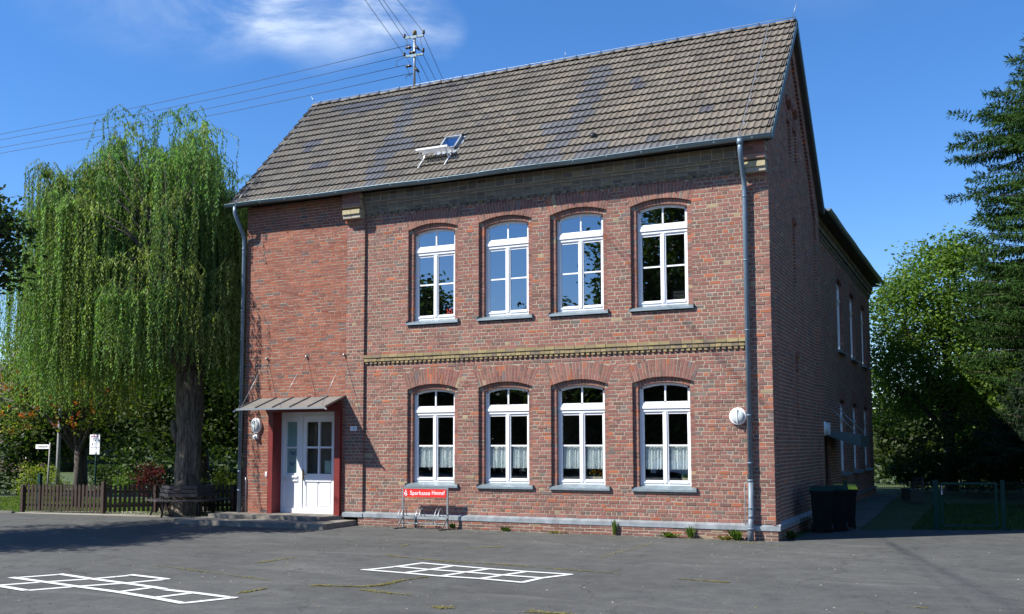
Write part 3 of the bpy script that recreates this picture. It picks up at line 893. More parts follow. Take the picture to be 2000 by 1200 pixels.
# things standing on the inner window ledges
def flowers(x, y, z, cols, label, n=26, w=.30, green=(.05, .09, .02)):
    e = empty('potted_flowers', (x, y, z), label, 'flowers')
    p = MB(); p.box(-w / 2, w / 2, -.05, .05, 0, .12); p.build('planter', M['stone'], e)
    Q = []; Cc = []
    rr = np.random.default_rng(int(abs(x) * 100))
    for i in range(n):
        q = np.array([rr.uniform(-w / 2, w / 2), rr.uniform(-.05, .03), rr.uniform(.14, .28)])
        a = rr.normal(size=3); a /= np.linalg.norm(a); b = np.cross(a, [0, 0, 1]); b /= np.linalg.norm(b); s = .028
        Q.append([q - a * s, q - b * s, q + a * s, q + b * s]); Cc.append(cols[i % len(cols)])
    np_quads('blossoms', np.array(Q), np.array(Cc), M['leaf'], e)
    Q = []; Cc = []
    for i in range(60):
        q = np.array([rr.uniform(-w / 2, w / 2), rr.uniform(-.05, .05), rr.uniform(.08, .25)])
        a = rr.normal(size=3); a /= np.linalg.norm(a); b = np.cross(a, [0, 1, 0]); b /= np.linalg.norm(b); s = .025
        Q.append([q - a * s, q - b * s, q + a * s, q + b * s]); Cc.append(green)
    np_quads('leaves', np.array(Q), np.array(Cc), M['leaf'], e)
# inner window boards
wb = MB()
for lv in LEV:
    for cx in WC: wb.box(cx - .57, cx + .57, .292, .47, 1.12 + lv, 1.155 + lv)
wb.build('window_board', M['white'], school)
flowers(-4.10, .40, 1.155, [(.75, .12, .02), (.8, .5, .03), (.8, .6, .05), (.7, .2, .02)], 'orange and yellow flowers behind the third lower window from the left', 30)
flowers(-1.98, .40, 1.155, [(.07, .2, .16), (.10, .22, .12)], 'green potted plant behind the lower window nearest the drainpipe', 30, .2, (.05, .15, .11))
b = MB()
o = empty('stacked_boxes', (-2.08, .42, 5.155), 'dark stack of trays behind the upper window nearest the drainpipe', 'trays')
for q in range(4):
    t_ = MB(); t_.box(-.19 + .01 * q, .19 - .004 * q, -.08, .08, q * .07, q * .07 + .055); t_.build('tray', M['iron'], o)
b = MB()
for x_ in (0, .07): b.box(x_, x_ + .03, 0, .01, 0, .14)
b.box(0, .1, 0, .01, .05, .08); b.box(.12, .2, 0, .01, 0, .02); b.box(.12, .14, 0, .01, 0, .14); b.box(.12, .2, 0, .01, .12, .14)
o = b.build('paper_letters', plain('red_card', (.6, .03, .02), .6)); o.location = (-7.97, .30, 5.22)
tag(o, 'red cut-out letters in the bottom corner of the upper left window', 'paper letters')

# ------------------------------------------------------------------ roof
RA = Vector((0, -.34, 8.47)); RB = Vector((0, 3.35, 12.38)); SL = (RB - RA).length
du = Vector((1, 0, 0)); dv = (RB - RA).normalized(); dn = du.cross(dv).normalized()
XL, XR = -14.36, .14
rf = MB()
rf.poly([(XL + .05, -.28, 8.48), (XR - .05, -.28, 8.48), (XR - .05, 3.35, 12.31), (XL + .05, 3.35, 12.31)])
rf.poly([(XL + .05, 7.12, 8.43), (XR - .05, 7.12, 8.43), (XR - .05, 3.35, 12.31), (XL + .05, 3.35, 12.31)])
# soffit boards
rf.poly([(XL + .05, -.34, 8.44), (XR - .05, -.34, 8.44), (XR - .05, .0, 8.475), (XL + .05, .0, 8.475)])
# wing roof
rf.poly([(.16, 7.0, 8.56), (.16, 23.3, 8.78), (-5.5, 23.3, 12.2), (-5.5, 7.0, 12.2)])
rf.poly([(.16, 7.0, 8.52), (.16, 23.3, 8.74), (-.3, 23.3, 8.78), (-.3, 7.0, 8.56)])
rf.poly([(.16, 23.3, 8.62), (-9, 23.3, 8.6), (-5.5, 23.3, 12.2)])
roof_o = rf.build('roof', M['soffit'], school)
NR, TW = 16, .30
rowp = SL / NR
def tile_verts():
    vs = []; fs = []; nseg = 12; L = rowp + .05; tk = .026
    for j, v in enumerate((0, L)):
        for i in range(nseg + 1):
            u = i / nseg * TW; w = (u % (TW / 2)) / (TW / 2) if i not in (nseg,) else 1.0
            if i == nseg // 2: w = 0.0 if j < 0 else 1.0
            h = -.026 * math.sin(math.pi * w ** .8) + .02
            h += .050 if j == 0 else .0
            vs.append((u, v, h))
    for i in range(nseg): fs.append((i, i + 1, nseg + 2 + i, nseg + 1 + i))
    base = len(vs)
    for i in range(nseg + 1): u, v, h = vs[i]; vs.append((u, v, h - tk))
    for i in range(nseg): fs.append((i, base + i, base + i + 1, i + 1)[::-1])
    fs.append((0, nseg + 1, base)); fs.append((nseg, base + nseg, 2 * nseg + 1))
    return vs, fs
TV, TF = tile_verts()
def roof_pt(u, v, w): return Vector((u, 0, 0)) + RA + dv * v + dn * w
def patch(u, s):
    """regions of newer glazed tiles, in metres along the eave and up the slope"""
    if s < 4.7:
        c_ = -4.68 if s > 1.9 else -4.68 - .22 * min(1, (1.9 - s))
        if abs(u - c_) < .29: return math.sin(u * 31 + s * 23) > -.93
    if 1.35 < s < 2.05 and -5.65 < u < -4.9: return True
    if s < 1.35 and -5.75 < u < -5.0: return math.sin(u * 19 + s * 13) > .25
    if s < .7 and -4.3 < u < -3.6: return True
    if s < .36 and -3.6 < u < -.95: return True
    if .36 < s < .7 and -2.6 < u < -2.3: return True
    cb = np.interp(s, [.2, 2.0, 4.5], [-9.88, -10.15, -10.34])
    if .1 < s < 4.6 and abs(u - cb) < .24: return True
    if 1.7 < s < 2.3 and -9.95 < u < -9.3: return True
    if 4.35 < s < 4.98 and -13.3 < u < -10.6: return math.sin(u * 3) > -.5 or s > 4.6
    return False
def patch_dark(u, s): return (5.0 < s and -10.6 < u < -8.4) or (4.2 < s < 5.1 and -10.1 < u < -8.9)
def tile_col(u, s):
    r = random.random()
    glaz = patch(u, s)
    if glaz: c = (.124, .122, .124)
    elif patch_dark(u, s) and r < .7: c = (.10, .092, .088)
    elif (abs(u + 13) < .2 and abs(s - 2.7) < .2) or (abs(u + 12.1) < .16 and abs(s - 1.45) < .2) or (abs(u + 3.53) < .16 and abs(s - 3.35) < .2) or (abs(u + 1.4) < .16 and abs(s - 1.55) < .2):
        c = (.10, .096, .105); glaz = True
    elif r < .70: c = (.148, .130, .108)
    elif r < .85: c = (.128, .114, .099)
    elif r < .995: c = (.164, .139, .112)
    elif r < .997: c = (.26, .13, .08)
    else: c = (.12, .108, .10)
    # the left end of the roof is greyer than the right end
    f = min(1, max(0, (-u - 2) / 10)); c = tuple(x * (1 - .12 * f * k_) for x, k_ in zip(c, (1.0, .6, .1)))
    v = random.uniform(.88, 1.13); return tuple(x * v for x in c), glaz
def tile_me(mat):
    b = MB(); b.mesh(TV, TF); return b.data('roof_tile', mat)
tm_old = tile_me(M['tile_obj']); tm_new = tile_me(M['tile_new_obj'])
tiles = []
for r in range(NR):
    off = 0 if r % 2 else TW / 2
    x = XL + (0 if off == 0 else -0.0)
    xs = []
    if off: xs.append((XL, TW / 2))
    q = XL + off
    while q < XR - .02: xs.append((q, min(TW, XR - q))); q += TW
    for q, w in xs: tiles.append((q, r * rowp, w))
# vent hole and skylight leave gaps
def blocked(u, s, w): return (-8.33 < u + w / 2 < -7.82 and 1.2 < s + rowp / 2 < 1.85)
tiles = [t_ for t_ in tiles if not blocked(*t_)]
def tscore(t_):
    p = roof_pt(t_[0] + .15, t_[1] + .17, 0); return (p - campos).length + (100 if t_[2] < .29 else 0)
tiles.sort(key=tscore)
TB = MB(); TN = MB()
for i, (u, s, w) in enumerate(tiles):
    c, glaz = tile_col(u + w / 2, s + .17)
    du_ = random.uniform(-.003, .003); tw = random.uniform(-.006, .006); lift = random.uniform(0, .006)
    if i < 300:
        o = bpy.data.objects.new('roof_tile', tm_new if glaz else tm_old); link(o, roof_o)
        mm = Matrix((du, dv, dn)).transposed().to_4x4(); mm.translation = roof_pt(u, s, .012 + lift)
        o.matrix_local = mm @ Matrix.Rotation(tw, 4, 'Z'); o.color = (*c, 1)
    else:
        sc_ = w / TW; vs = [roof_pt(u + a * sc_, s + b_ + a * tw, .012 + lift + h) for a, b_, h in TV]
        (TN if glaz else TB).mesh(vs, TF, c)
tag(TB.build('roof_tiles', M['tile'], roof_o), kind='stuff')
tag(TN.build('glazed_tiles', M['tile_new'], roof_o), kind='stuff')
# rear slope
TB = MB(); RA2 = Vector((0, 7.2, 8.42)); dv2 = Vector((0, 3.35, 12.38)) - RA2; dv2.normalize(); dn2 = Vector((0, -dv2.z, dv2.y)) * -1
dn2 = dv2.cross(du).normalized()
for r in range(NR):
    q = XL
    while q < XR - .02:
        w = min(TW, XR - q); c, _ = tile_col(q, 2.0)
        if q > XR - 1.3 or r > NR - 3:
            vs = [Vector((q + a * w / TW, 0, 0)) + RA2 + dv2 * (r * rowp + b_) + dn2 * (.012 + h) for a, b_, h in TV]; TB.mesh(vs, [f_[::-1] for f_ in TF], c)
        q += TW
TB.poly([(XL, 7.2, 8.45), (XR - 1.2, 7.2, 8.45), (XR - 1.2, 3.35, 12.40), (XL, 3.35, 12.40)], (.15, .13, .1))
tag(TB.build('rear_slope_tiles', M['tile'], roof_o), kind='stuff')
# ridge tiles
rt = MB(); prof = [(math.cos(t_) * .11, math.sin(t_) * .085) for t_ in [math.pi * k_ / 8 for k_ in range(9)]]
vs = []; fs = []
for j, x_ in enumerate((0, .36)):
    s_ = 1.0 if j == 0 else 1.12
    for a, h in prof: vs.append((x_, a * s_, h * s_))
for i in range(8): fs.append((i, i + 1, 10 + i, 9 + i))
fs.append(tuple(range(8, -1, -1))); fs.append(tuple(range(9, 18)))
rt.mesh(vs, fs, smooth=True); rt_me = rt.data('ridge_tile', M['tile_obj'])
x = XL
while x < XR - .1:
    o = bpy.data.objects.new('ridge_tile', rt_me); link(o, roof_o); sag = -.035 * math.sin(math.pi * (x - XL) / 14.5)
    o.location = (x, 3.35, 12.37 + random.uniform(-.008, .008)); o.rotation_euler = (0, random.uniform(-.012, .012), 0)
    if x + .36 > XR: o.scale = ((XR - x) / .36, 1, 1)
    v = random.uniform(.8, 1.2); o.color = (.15 * v, .14 * v, .125 * v, 1); x += .35
# clips and lightning conductor
cl = MB()
for i in range(int(14.5 / .7)):
    x_ = XL + .3 + i * .7; cl.tube([(x_, 3.27, 12.45), (x_, 3.32, 12.50), (x_, 3.38, 12.47)], .009, 5)
cl.build('ridge_clips', M['iron'], roof_o)
lc = MB()
lc.tube([(XL, 3.34, 12.50), (-10, 3.33, 12.495), (-5, 3.33, 12.50), (-.5, 3.34, 12.51), (XR, 3.34, 12.51)], .009, 5)
pts = [roof_pt(-.50, 5.45, .1)] + [roof_pt(-.5 - .03 * (k_ % 2) * .4, 5.45 - k_ * .49, .085) for k_ in range(1, 12)] + [Vector((-.53, -.44, 8.55)), Vector((-.50, -.51, 8.46)), Vector((-.46, -.40, 8.3))]
lc.tube(pts, .008, 5)
pts = [roof_pt(-14.1, 5.4, .1)] + [roof_pt(-14.1, 5.4 - k_ * .49, .085) for k_ in range(1, 12)]
lc.tube(pts, .007, 5)
lc.tube([(.05, 3.35, 12.5), (.16, 3.35, 12.85)], .008, 5); lc.tube([(-14.3, 3.35, 12.5), (-14.45, 3.35, 12.72)], .008, 5)
lc.tube([(-6.0, 3.35, 12.5), (-6.0, 3.35, 12.68)], .007, 5)
for k_ in range(11): lc.box(-.53, -.47, *sorted((roof_pt(0, k_ * .5 + .1, 0).y, roof_pt(0, k_ * .5 + .13, 0).y)), roof_pt(0, k_ * .5 + .1, .05).z, roof_pt(0, k_ * .5 + .1, .10).z)
lc.build('lightning_conductor', M['galv'], school)
# vent
v_ = MB(); p0 = roof_pt(-4.06, .95, .05); v_.lathe(p0, dn, [(0, .07), (.07, .065), (.071, .0)], 12); v_.build('roof_vent', M['iron'], roof_o)
# verge flashing on the gable (front slope, rear slope, left end)
vg = MB()
def verge(x0, x1, a, b):
    a = Vector(a); b = Vector(b); d = (b - a).normalized(); n_ = Vector((0, -d.z, d.y))
    if n_.z < 0: n_ = -n_
    for xx0, xx1, lo, hi in ((x0, x1, -.10, .04), ):
        p = [a + n_ * lo, b + n_ * lo, b + n_ * hi, a + n_ * hi]
        for xx in (xx0, xx1): vg.poly([(xx, q.y, q.z) for q in p])
        for q0, q1 in zip(p, p[1:] + p[:1]): vg.poly([(xx0, q0.y, q0.z), (xx1, q0.y, q0.z), (xx1, q1.y, q1.z), (xx0, q1.y, q1.z)])
for (x0_, x1_, a_) in ((XR - .02, XR + .03, (0, -.34, 8.47)), (XR - .02, XR + .03, (0, 7.2, 8.42)), (XL - .02, XL + .015, (0, -.34, 8.47))):
    vg = MB(); verge(x0_, x1_, a_, (0, 3.35, 12.38)); vg.build('verge_flashing', M['verge'], roof_o)
for a, b in (((0, -.3, 8.45), (0, 3.35, 12.25)), ((0, 7.1, 8.4), (0, 3.35, 12.25))):
    a = Vector(a); b = Vector(b); vg = MB()
    vg.poly([(0.0, a.y, a.z), (XR - .01, a.y, a.z), (XR - .01, b.y, b.z), (0.0, b.y, b.z)])
    vg.build('verge_soffit', M['soffit'], roof_o)
# gutters
def gutter(p0, p1, r, name='gutter', mat='gutter'):
    g = MB(); p0 = Vector(p0); p1 = Vector(p1); d = (p1 - p0).normalized(); s_ = d.cross(Vector((0, 0, 1))).normalized()
    n = 10; N = 14; vs = []; fs = []
    for i in range(N + 1):
        c = p0.lerp(p1, i / N) + Vector((0, 0, .012 * math.sin(i * 1.7) - .03 * math.sin(math.pi * i / N)))
        for k_ in range(n + 1):
            t_ = math.pi * k_ / n; vs.append(c + s_ * math.cos(t_) * r - Vector((0, 0, 1)) * math.sin(t_) * r)
    for i in range(N):
        for k_ in range(n): a = i * (n + 1) + k_; fs.append((a, a + 1, a + n + 2, a + n + 1))
    g.mesh(vs, fs, smooth=True); g.poly(vs[:n + 1]); g.poly(vs[-(n + 1):])
    g.tube([vs[i * (n + 1)] for i in range(N + 1)], .013, 6); g.tube([vs[i * (n + 1) + n] for i in range(N + 1)], .010, 6)
    for i in range(18):
        c = p0.lerp(p1, (i + .5) / 18); g.box(c.x - .012, c.x + .012, c.y - abs(s_.y) * r * 1.02 - .004, c.y - abs(s_.y) * r * .9, c.z - .07, c.z - .045)
    return g.build(name, M[mat], school)
gutter((XL - .05, -.425, 8.48), (XR + .05, -.425, 8.495), .078)
gutter((.24, 7.3, 8.54), (.24, 23.4, 8.78), .07)
# downpipes
dp = MB()
xr = -.485
dp.tube([(xr, -.425, 8.42), (xr, -.425, 8.22), (xr, -.39, 8.10), (xr, -.19, 7.75), (xr, -.10, 7.58), (xr, -.09, 7.4), (xr, -.09, 1.25)], [.06, .058, .055, .055, .055, .055, .055], 12)
dp.tube([(xr, -.425, 8.46), (xr, -.425, 8.32)], [.085, .06], 12)
for z_ in (7.28, 5.9, 4.4, 2.6, 1.6): dp.lathe((xr, -.09, z_), (0, 0, 1), [(0, .055), (0, .064), (.025, .064), (.025, .055)], 12); dp.box(xr - .02, xr + .02, -.06, .05, z_, z_ + .025)
dp.build('downpipe', M['zinc_pipe'], school)
dp = MB()
dp.tube([(xr, -.09, 1.27), (xr, -.09, .52), (xr, -.11, .44), (xr, -.17, .36), (xr, -.185, .28), (xr, -.185, -.01)], [.062, .062, .064, .064, .066, .066], 12)
dp.lathe((xr, -.09, 1.22), (0, 0, 1), [(0, .062), (0, .07), (.05, .07), (.05, .062)], 12); dp.lathe((xr, -.16, .5), (0, -1, 0), [(-.05, .055), (0, .055), (.004, .05), (.012, .05)], 14)
dp.lathe((xr, -.09, .66), (0, 0, 1), [(0, .062), (0, .072), (.03, .072), (.03, .062)], 12); dp.lathe((xr, -.185, .23), (0, 0, 1), [(0, .066), (0, .076), (.04, .076), (.04, .066)], 12)
dp.build('standpipe', M['standpipe'], school)
dp = MB(); xl = -14.03
dp.tube([(xl - .06, -.425, 8.42), (xl - .06, -.425, 8.24), (xl - .03, -.36, 8.06), (xl, -.17, 7.74), (xl, -.10, 7.6), (xl, -.09, 7.4), (xl, -.09, .16)], .052, 12)
for z_ in (7.3, 5.6, 4.0, 2.4, 1.3, .8): dp.lathe((xl, -.09, z_), (0, 0, 1), [(0, .052), (0, .061), (.03, .061), (.03, .052)], 12)
dp.build('downpipe', M['zinc_pipe'], school)
dp = MB(); dp.tube([(-13.86, -.03, .2), (-13.86, -.03, 1.05), (-13.88, -.03, 1.15)], .014, 6); dp.tube([(-.66, -.02, .22), (-.62, -.03, .36), (-.62, -.02, 1.2), (-.55, -.03, 1.22)], .012, 6)
dp.build('conduit', M['galv'], school)
iv = MB()
rr = random.Random(3); pts = [(-.56, -.02, .36)]
for k_ in range(14): pts.append((-.56 + rr.uniform(-.012, .02), .0 + rr.uniform(-.02, .0), .36 + .075 * (k_ + 1)))
iv.tube(pts, .01, 5)
for k_ in range(3, 13, 2): p = pts[k_]; iv.tube([p, (p[0] - .08, p[1], p[2] + .07)], .004, 4)
o = iv.build('dead_ivy_stem', M['bark_dark']); tag(o, 'thin brown dried ivy stem climbing beside the right drainpipe', 'ivy')

# ------------------------------------------------------------------ skylight and roof step
sk = MB(); m_ = Matrix((du, dv, dn)).transposed()
def rbox(mb, u0, u1, s0, s1, w0, w1):
    c = roof_pt((u0 + u1) / 2, (s0 + s1) / 2, (w0 + w1) / 2); mb.obox(c, du * (u1 - u0) / 2, dv * (s1 - s0) / 2, dn * (w1 - w0) / 2)
for a in ((-8.33, -8.29, 1.28, 1.88), (-7.88, -7.84, 1.28, 1.88), (-8.33, -7.84, 1.28, 1.32), (-8.33, -7.84, 1.84, 1.88)): rbox(sk, a[0], a[1], a[2], a[3], .0, .13)
rbox(sk, -8.42, -7.76, 1.10, 1.28, .03, .05); rbox(sk, -8.42, -8.33, 1.28, 1.92, .0, .05); rbox(sk, -7.84, -7.74, 1.28, 1.92, .0, .05)
sko = sk.build('skylight', M['zinc'], school)
g_ = MB(); g_.poly([roof_pt(u, s, .10) for u, s in ((-8.29, 1.32), (-7.88, 1.32), (-7.88, 1.84), (-8.29, 1.84))]); g_.build('pane', glass_mat('skylight_glass', .55, (.25, .3, .4), (.75, .85, 1.0)), sko)
st = empty('roof_step', tuple(roof_pt(-8.25, .95, .02)), 'white chimney-sweep step grating on two struts below the skylight', 'roof step')
sg = MB()
for k_ in range(15): x_ = -.42 + k_ * .06; sg.box(x_, x_ + .032, -.30, .02, .20, .225)
sg.box(-.45, .45, .02, .05, .19, .235); sg.box(-.45, .45, -.32, -.29, .19, .235)
sg.build('grating', M['white'], st)
for x_ in (-.38, .38):
    l_ = MB(); l_.bar((x_, .04, .21), (x_, -.02, .06), .03, .015, up=(1, 0, 0)); l_.bar((x_, -.28, .20), (x_, -.12, -.02), .03, .015, up=(1, 0, 0)); l_.bar((x_, -.02, .06), (x_, -.33, -.27), .026, .018, up=(1, 0, 0))
    l_.build('strut', M['white'], st)

# ------------------------------------------------------------------ mast and overhead lines
ms = empty('roof_mast', (-10.765, 3.35, 12.3), 'galvanised utility mast with two crossarms standing on the roof ridge', 'mast')
m1 = MB(); m1.tube([(0, 0, 0), (0, 0, 1.72)], .038, 10); m1.build('pole', M['galv'], ms)
m1 = MB(); m1.lathe((0, 0, 1.70), (0, 0, 1), [(0, .05), (.0, .06), (.10, .062), (.14, .045), (.15, 0)], 12); m1.build('cap', plain('rusty_cap', (.16, .12, .05), .8), ms)
for z_ in (1.63, 1.07):
    m1 = MB(); m1.bar((-.33, -.02, z_ + .03), (.31, -.02, z_ - .03 + .03), .05, .055); m1.bar((-.10, -.05, z_), (.10, -.05, z_), .02, .08); m1.build('crossarm', M['gutter'], ms)
ins = []
for x_, z_ in ((-.33, 1.66), (.32, 1.66), (-.33, 1.10), (.31, 1.12)):
    i_ = MB(); i_.lathe((x_, -.03, z_), (0, 0, 1), [(0, .012), (.02, .04), (.05, .045), (.07, .03), (.09, .04), (.115, .038), (.13, 0)], 10); i_.build('insulator', M['insulator'], ms)
for x_, z_ in ((-.28, 1.34), (-.27, .78), (-.16, 1.17)):
    i_ = MB(); i_.lathe((x_, -.05, z_), (1, .05, 0), [(0, .015), (.02, .04), (.05, .045), (.08, .03), (.12, .045), (.16, .04), (.2, .012), (.21, 0)], 10); i_.build('insulator', M['insulator'], ms)
for x_, z_ in ((.03, 1.38), (.02, .72)):
    i_ = MB(); i_.tube([(x_, 0, z_), (x_ + .06, 0, z_ - .08), (x_ + .14, 0, z_ - .16)], [.03, .045, .02], 8); i_.build('bracket', M['iron'], ms)
m1 = MB()
m1.tube([(0, 0, 1.3), (-.25, -.03, 1.38)], .01, 5); m1.tube([(0, 0, .74), (-.22, -.03, .82)], .01, 5); m1.tube([(-.05, 0, .55), (-.28, -.02, .5), (-.27, -.02, .42)], .012, 5); m1.tube([(.07, 0, 1.30), (.31, 0, 1.12)], .014, 5)
for a, b in (((-.3, -.03, 1.6), (-.2, -.06, 1.38)), ((-.3, -.03, 1.08), (-.1, -.06, .85)), ((.2, -.03, 1.6), (.3, -.03, 1.15)), ((-.25, -.03, 1.58), (-.02, -.05, 1.1)), ((-.25, -.05, .8), (-.12, -.03, .45)), ((-.35, -.03, 1.07), (-.6, -.05, 1.0)), ((-.6, -.05, 1.0), (-.6, -.05, .86)), ((-.6, -.05, .86), (-.5, -.05, .82)), ((-.2, -.03, 1.35), (-.04, -.03, 1.12))):
    m1.tube([a, b], .007, 4)
m1.build('jumper_wires', M['cable'], ms)
def cable(a, b, ext, label, sag=0.0, back=0):
    a = Vector(a); b = Vector(b); d = b - a; pts = []
    for k_ in range(17):
        t_ = ext * k_ / 16; p = a + d * t_; pts.append((p.x, p.y, p.z - sag * t_ * (1 - t_) * 4 if t_ <= 1 else p.z))
    c = MB(); c.tube(pts, .0085, 4); o = c.build('overhead_cable', M['cable'])
    return tag(o, label, 'cable', 'overhead cables at the roof mast')
mxp = (-10.765, 3.30)
def mp_(dx, z): return (mxp[0] + dx, mxp[1], 12.3 + z)
for i, (s_, e_, z) in enumerate((((-.10, 1.42), (-29.743, 4.352, 13.9), 0), ((-.33, 1.12), (-29.505, 4.18, 13.6), 0), ((-.26, .83), (-29.488, 4.181, 13.3), 0), ((-.05, .55), (-29.233, 3.995, 13.0), 0))):
    nm = ('highest', 'second highest', 'third highest', 'lowest')[i]
    cable(mp_(*s_), e_, 3.0, nm + ' of the four cables running left from the roof mast', .12)
for i, (s_, e_) in enumerate((((-.36, 1.70), (-9.95, .16, 13.6)), ((.34, 1.70), (-9.5, .37, 13.6)), ((-.34, 1.17), (-10.27, .0, 13.6)), ((-.10, 1.60), (-9.84, .2, 13.6)))):
    nm = ('second from left of four cables climbing from the mast out of view', 'rightmost of four cables climbing from the mast out of view', 'leftmost of four cables climbing from the mast out of view', 'third from left of four cables climbing from the mast out of view')[i]
    a = Vector(mp_(*s_)); b = Vector(e_); cable(a, b, 9.0, nm)
for i, (s_, e_) in enumerate((((.33, 1.60), (-10.947, 5.473, 13.3)), ((.31, 1.05), (-11.201, 5.501, 13.3)), ((.10, 1.0), (-11.435, 5.489, 13.3)), ((.06, .75), (-11.737, 5.496, 13.3)))):
    nm = ('rightmost', 'second from right', 'third from right', 'leftmost')[i]
    a = Vector(mp_(*s_)); b = Vector(e_); cable(a, b, 12.0, nm + ' of the cables dropping from the mast behind the roof ridge')

# ------------------------------------------------------------------ entrance
en = MB()
# red surround: jambs and head, standing proud of the wall and lining the reveal
YF, YD = -.10, .34
en.box(-13.10, -12.95, YF, YD, .23, 3.02); en.box(-11.0, -10.83, YF, YD, .23, 3.02); en.box(-12.95, -11.0, YF, YD, 2.87, 3.02)
en.box(-13.13, -10.80, YF - .012, YF + .02, 3.02, 3.05)
en.build('door_surround', M['red_paint'], school)
th = MB(); th.box(-12.95, -11.0, -.09, .34, .20, .235); th.build('threshold', M['concrete'], school)
dr = MB()
y0 = .27
dr.box(-12.95, -12.86, y0, YD, .235, 2.87); dr.box(-12.37, -12.26, y0 - .005, YD, .235, 2.87); dr.box(-11.09, -11.0, y0, YD, .235, 2.87); dr.box(-12.95, -11.0, y0 + .002, YD, 2.79, 2.87)
# side light: glazed above, panel below
dr.box(-12.86, -12.37, y0 + .015, YD, .235, 1.12); dr.box(-12.86, -12.37, y0 + .012, YD, 2.62, 2.79); dr.box(-12.86, -12.79, y0 + .012, YD, 1.12, 2.62); dr.box(-12.45, -12.37, y0 + .012, YD, 1.12, 2.62)
dr.box(-12.79, -12.45, y0 + .012, YD - .01, 1.92, 1.965); dr.box(-12.86, -12.40, y0 - .03, y0 + .012, 1.16, 1.21); dr.box(-12.86, -12.40, y0 - .015, y0 + .012, 1.06, 1.10); dr.box(-12.80, -12.45, y0 + .012, YD, 1.12, 1.27)
dr.box(-12.92, -11.04, y0 - .02, y0 + .0, .235, .36)
sidelight = dr.build('door_frame', M['white'], school)
lf = MB(); x0, x1 = -12.255, -11.095; yl = .285
for a in ((x0, -12.15, .24, 2.785), (-11.35, x1, .24, 2.785)): lf.box(a[0], a[1], yl, YD, a[2], a[3])
lf.box(-12.15, -11.35, yl, YD, 2.61, 2.785); lf.box(-12.15, -11.35, yl, YD, 1.08, 1.26); lf.box(-12.15, -11.35, yl, YD, .24, .40)
lf.box(-11.78, -11.725, yl + .002, YD, 1.26, 2.61); lf.box(-12.15, -11.35, yl + .004, YD, 1.92, 1.97)
lf.box(-12.15, -11.35, yl + .022, YD, .40, 1.08)
for q0, q1 in ((-12.15, -11.755), (-11.75, -11.35)):
    lf.box(q0 + .03, q1 - .03, yl + .008, yl + .03, .43, 1.05)
    lf.box(q0, q1, yl - .012, yl + .01, 1.055, 1.085)
leaf = lf.build('door', M['white'], school)
for q in ((-12.15, -11.78, 1.26, 1.92), (-11.725, -11.35, 1.26, 1.92), (-12.15, -11.78, 1.97, 2.61), (-11.725, -11.35, 1.97, 2.61)):
    p = MB(); p.poly([(q[0], .315, q[2]), (q[1], .315, q[2]), (q[1], .315, q[3]), (q[0], .315, q[3])]); p.build('pane', M['glass_low'], leaf)
fr_glass = plain('frosted_pane', (.20, .33, .31), .35, 0, .1, 2)
for q in ((-12.79, -12.45, 1.27, 1.92), (-12.79, -12.45, 1.965, 2.62)):
    p = MB(); p.poly([(q[0], .315, q[2]), (q[1], .315, q[2]), (q[1], .315, q[3]), (q[0], .315, q[3])]); p.build('pane', fr_glass, sidelight)
h = MB(); h.box(-12.245, -12.215, .262, .285, 1.10, 1.36); h.tube([(-12.23, .262, 1.25), (-12.23, .235, 1.25), (-12.12, .235, 1.245)], .011, 6); h.lathe((-12.23, .262, 1.15), (0, -1, 0), [(0, .012), (.01, .012), (.011, 0)], 8); h.build('handle', M['brass'], leaf)
p = MB(); p.box(-11.585, -11.37, .322, .326, 1.28, 1.60); p.build('notice_paper', plain('pale_green_paper', (.36, .50, .42), .8), leaf)
bf = MB()
for zc_, xc_ in ((1.80, -12.60), (1.52, -12.62)):
    for sg_ in (-1, 1):
        bf.poly([(xc_, .309, zc_), (xc_ + sg_ * .085, .309, zc_ + .055), (xc_ + sg_ * .095, .309, zc_ + .01), (xc_ + sg_ * .02, .309, zc_ - .005)]); bf.poly([(xc_, .3085, zc_), (xc_ + sg_ * .06, .3085, zc_ - .012), (xc_ + sg_ * .05, .3085, zc_ - .06), (xc_ + sg_ * .015, .3085, zc_ - .05)])
bf.build('butterfly_stickers', plain('butterfly_print', (.09, .09, .2), .6), sidelight)
# dark lobby behind the door
lb_ = MB(); lb_.poly([(-13, .6, .2), (-10.9, .6, .2), (-10.9, .6, 3), (-13, .6, 3)]); lb_.build('lobby', M['room'], school)
# canopy
cn = MB(); cy = -.87
xs = [-13.46, -12.92, -12.38, -11.84, -11.28, -10.74]
for a, b in zip(xs[:-1], xs[1:]): cn.mesh([(a, cy, 2.945), (b, cy, 2.945), (b, -.0, 3.245), (a, -.0, 3.245), (a, cy, 2.93), (b, cy, 2.93), (b, -.0, 3.23), (a, -.0, 3.23)], [(0, 1, 2, 3), (4, 7, 6, 5), (0, 4, 5, 1), (1, 5, 6, 2), (3, 7, 4, 0)])
for a in xs: cn.bar((a, cy, 2.962), (a, -.0, 3.262), .012, .035)
can = cn.build('canopy', M['canopy'], school)
gb = MB(); gb.bar((-13.50, cy - .02, 2.925), (-10.74, cy - .02, 2.925), .035, .045); gb.bar((-13.50, cy - .02, 2.925), (-13.55, cy - .09, 2.86), .03, .03); gb.bar((-10.74, cy - .02, 2.925), (-10.66, cy - .05, 2.88), .03, .03); gb.build('canopy_edge', M['galv'], can)
for xa, xb in ((-13.40, -13.25), (-12.15, -11.96), (-10.86, -10.78)):
    r_ = MB(); r_.tube([(xa, cy + .03, 2.97), (xb, -.02, 4.31)], .0065, 6); r_.lathe((xb, .0, 4.31), (0, -1, 0), [(0, .025), (.03, .025), (.04, .03), (.06, .02), (.061, 0)], 8); r_.build('tie_rod', M['galv'], can)
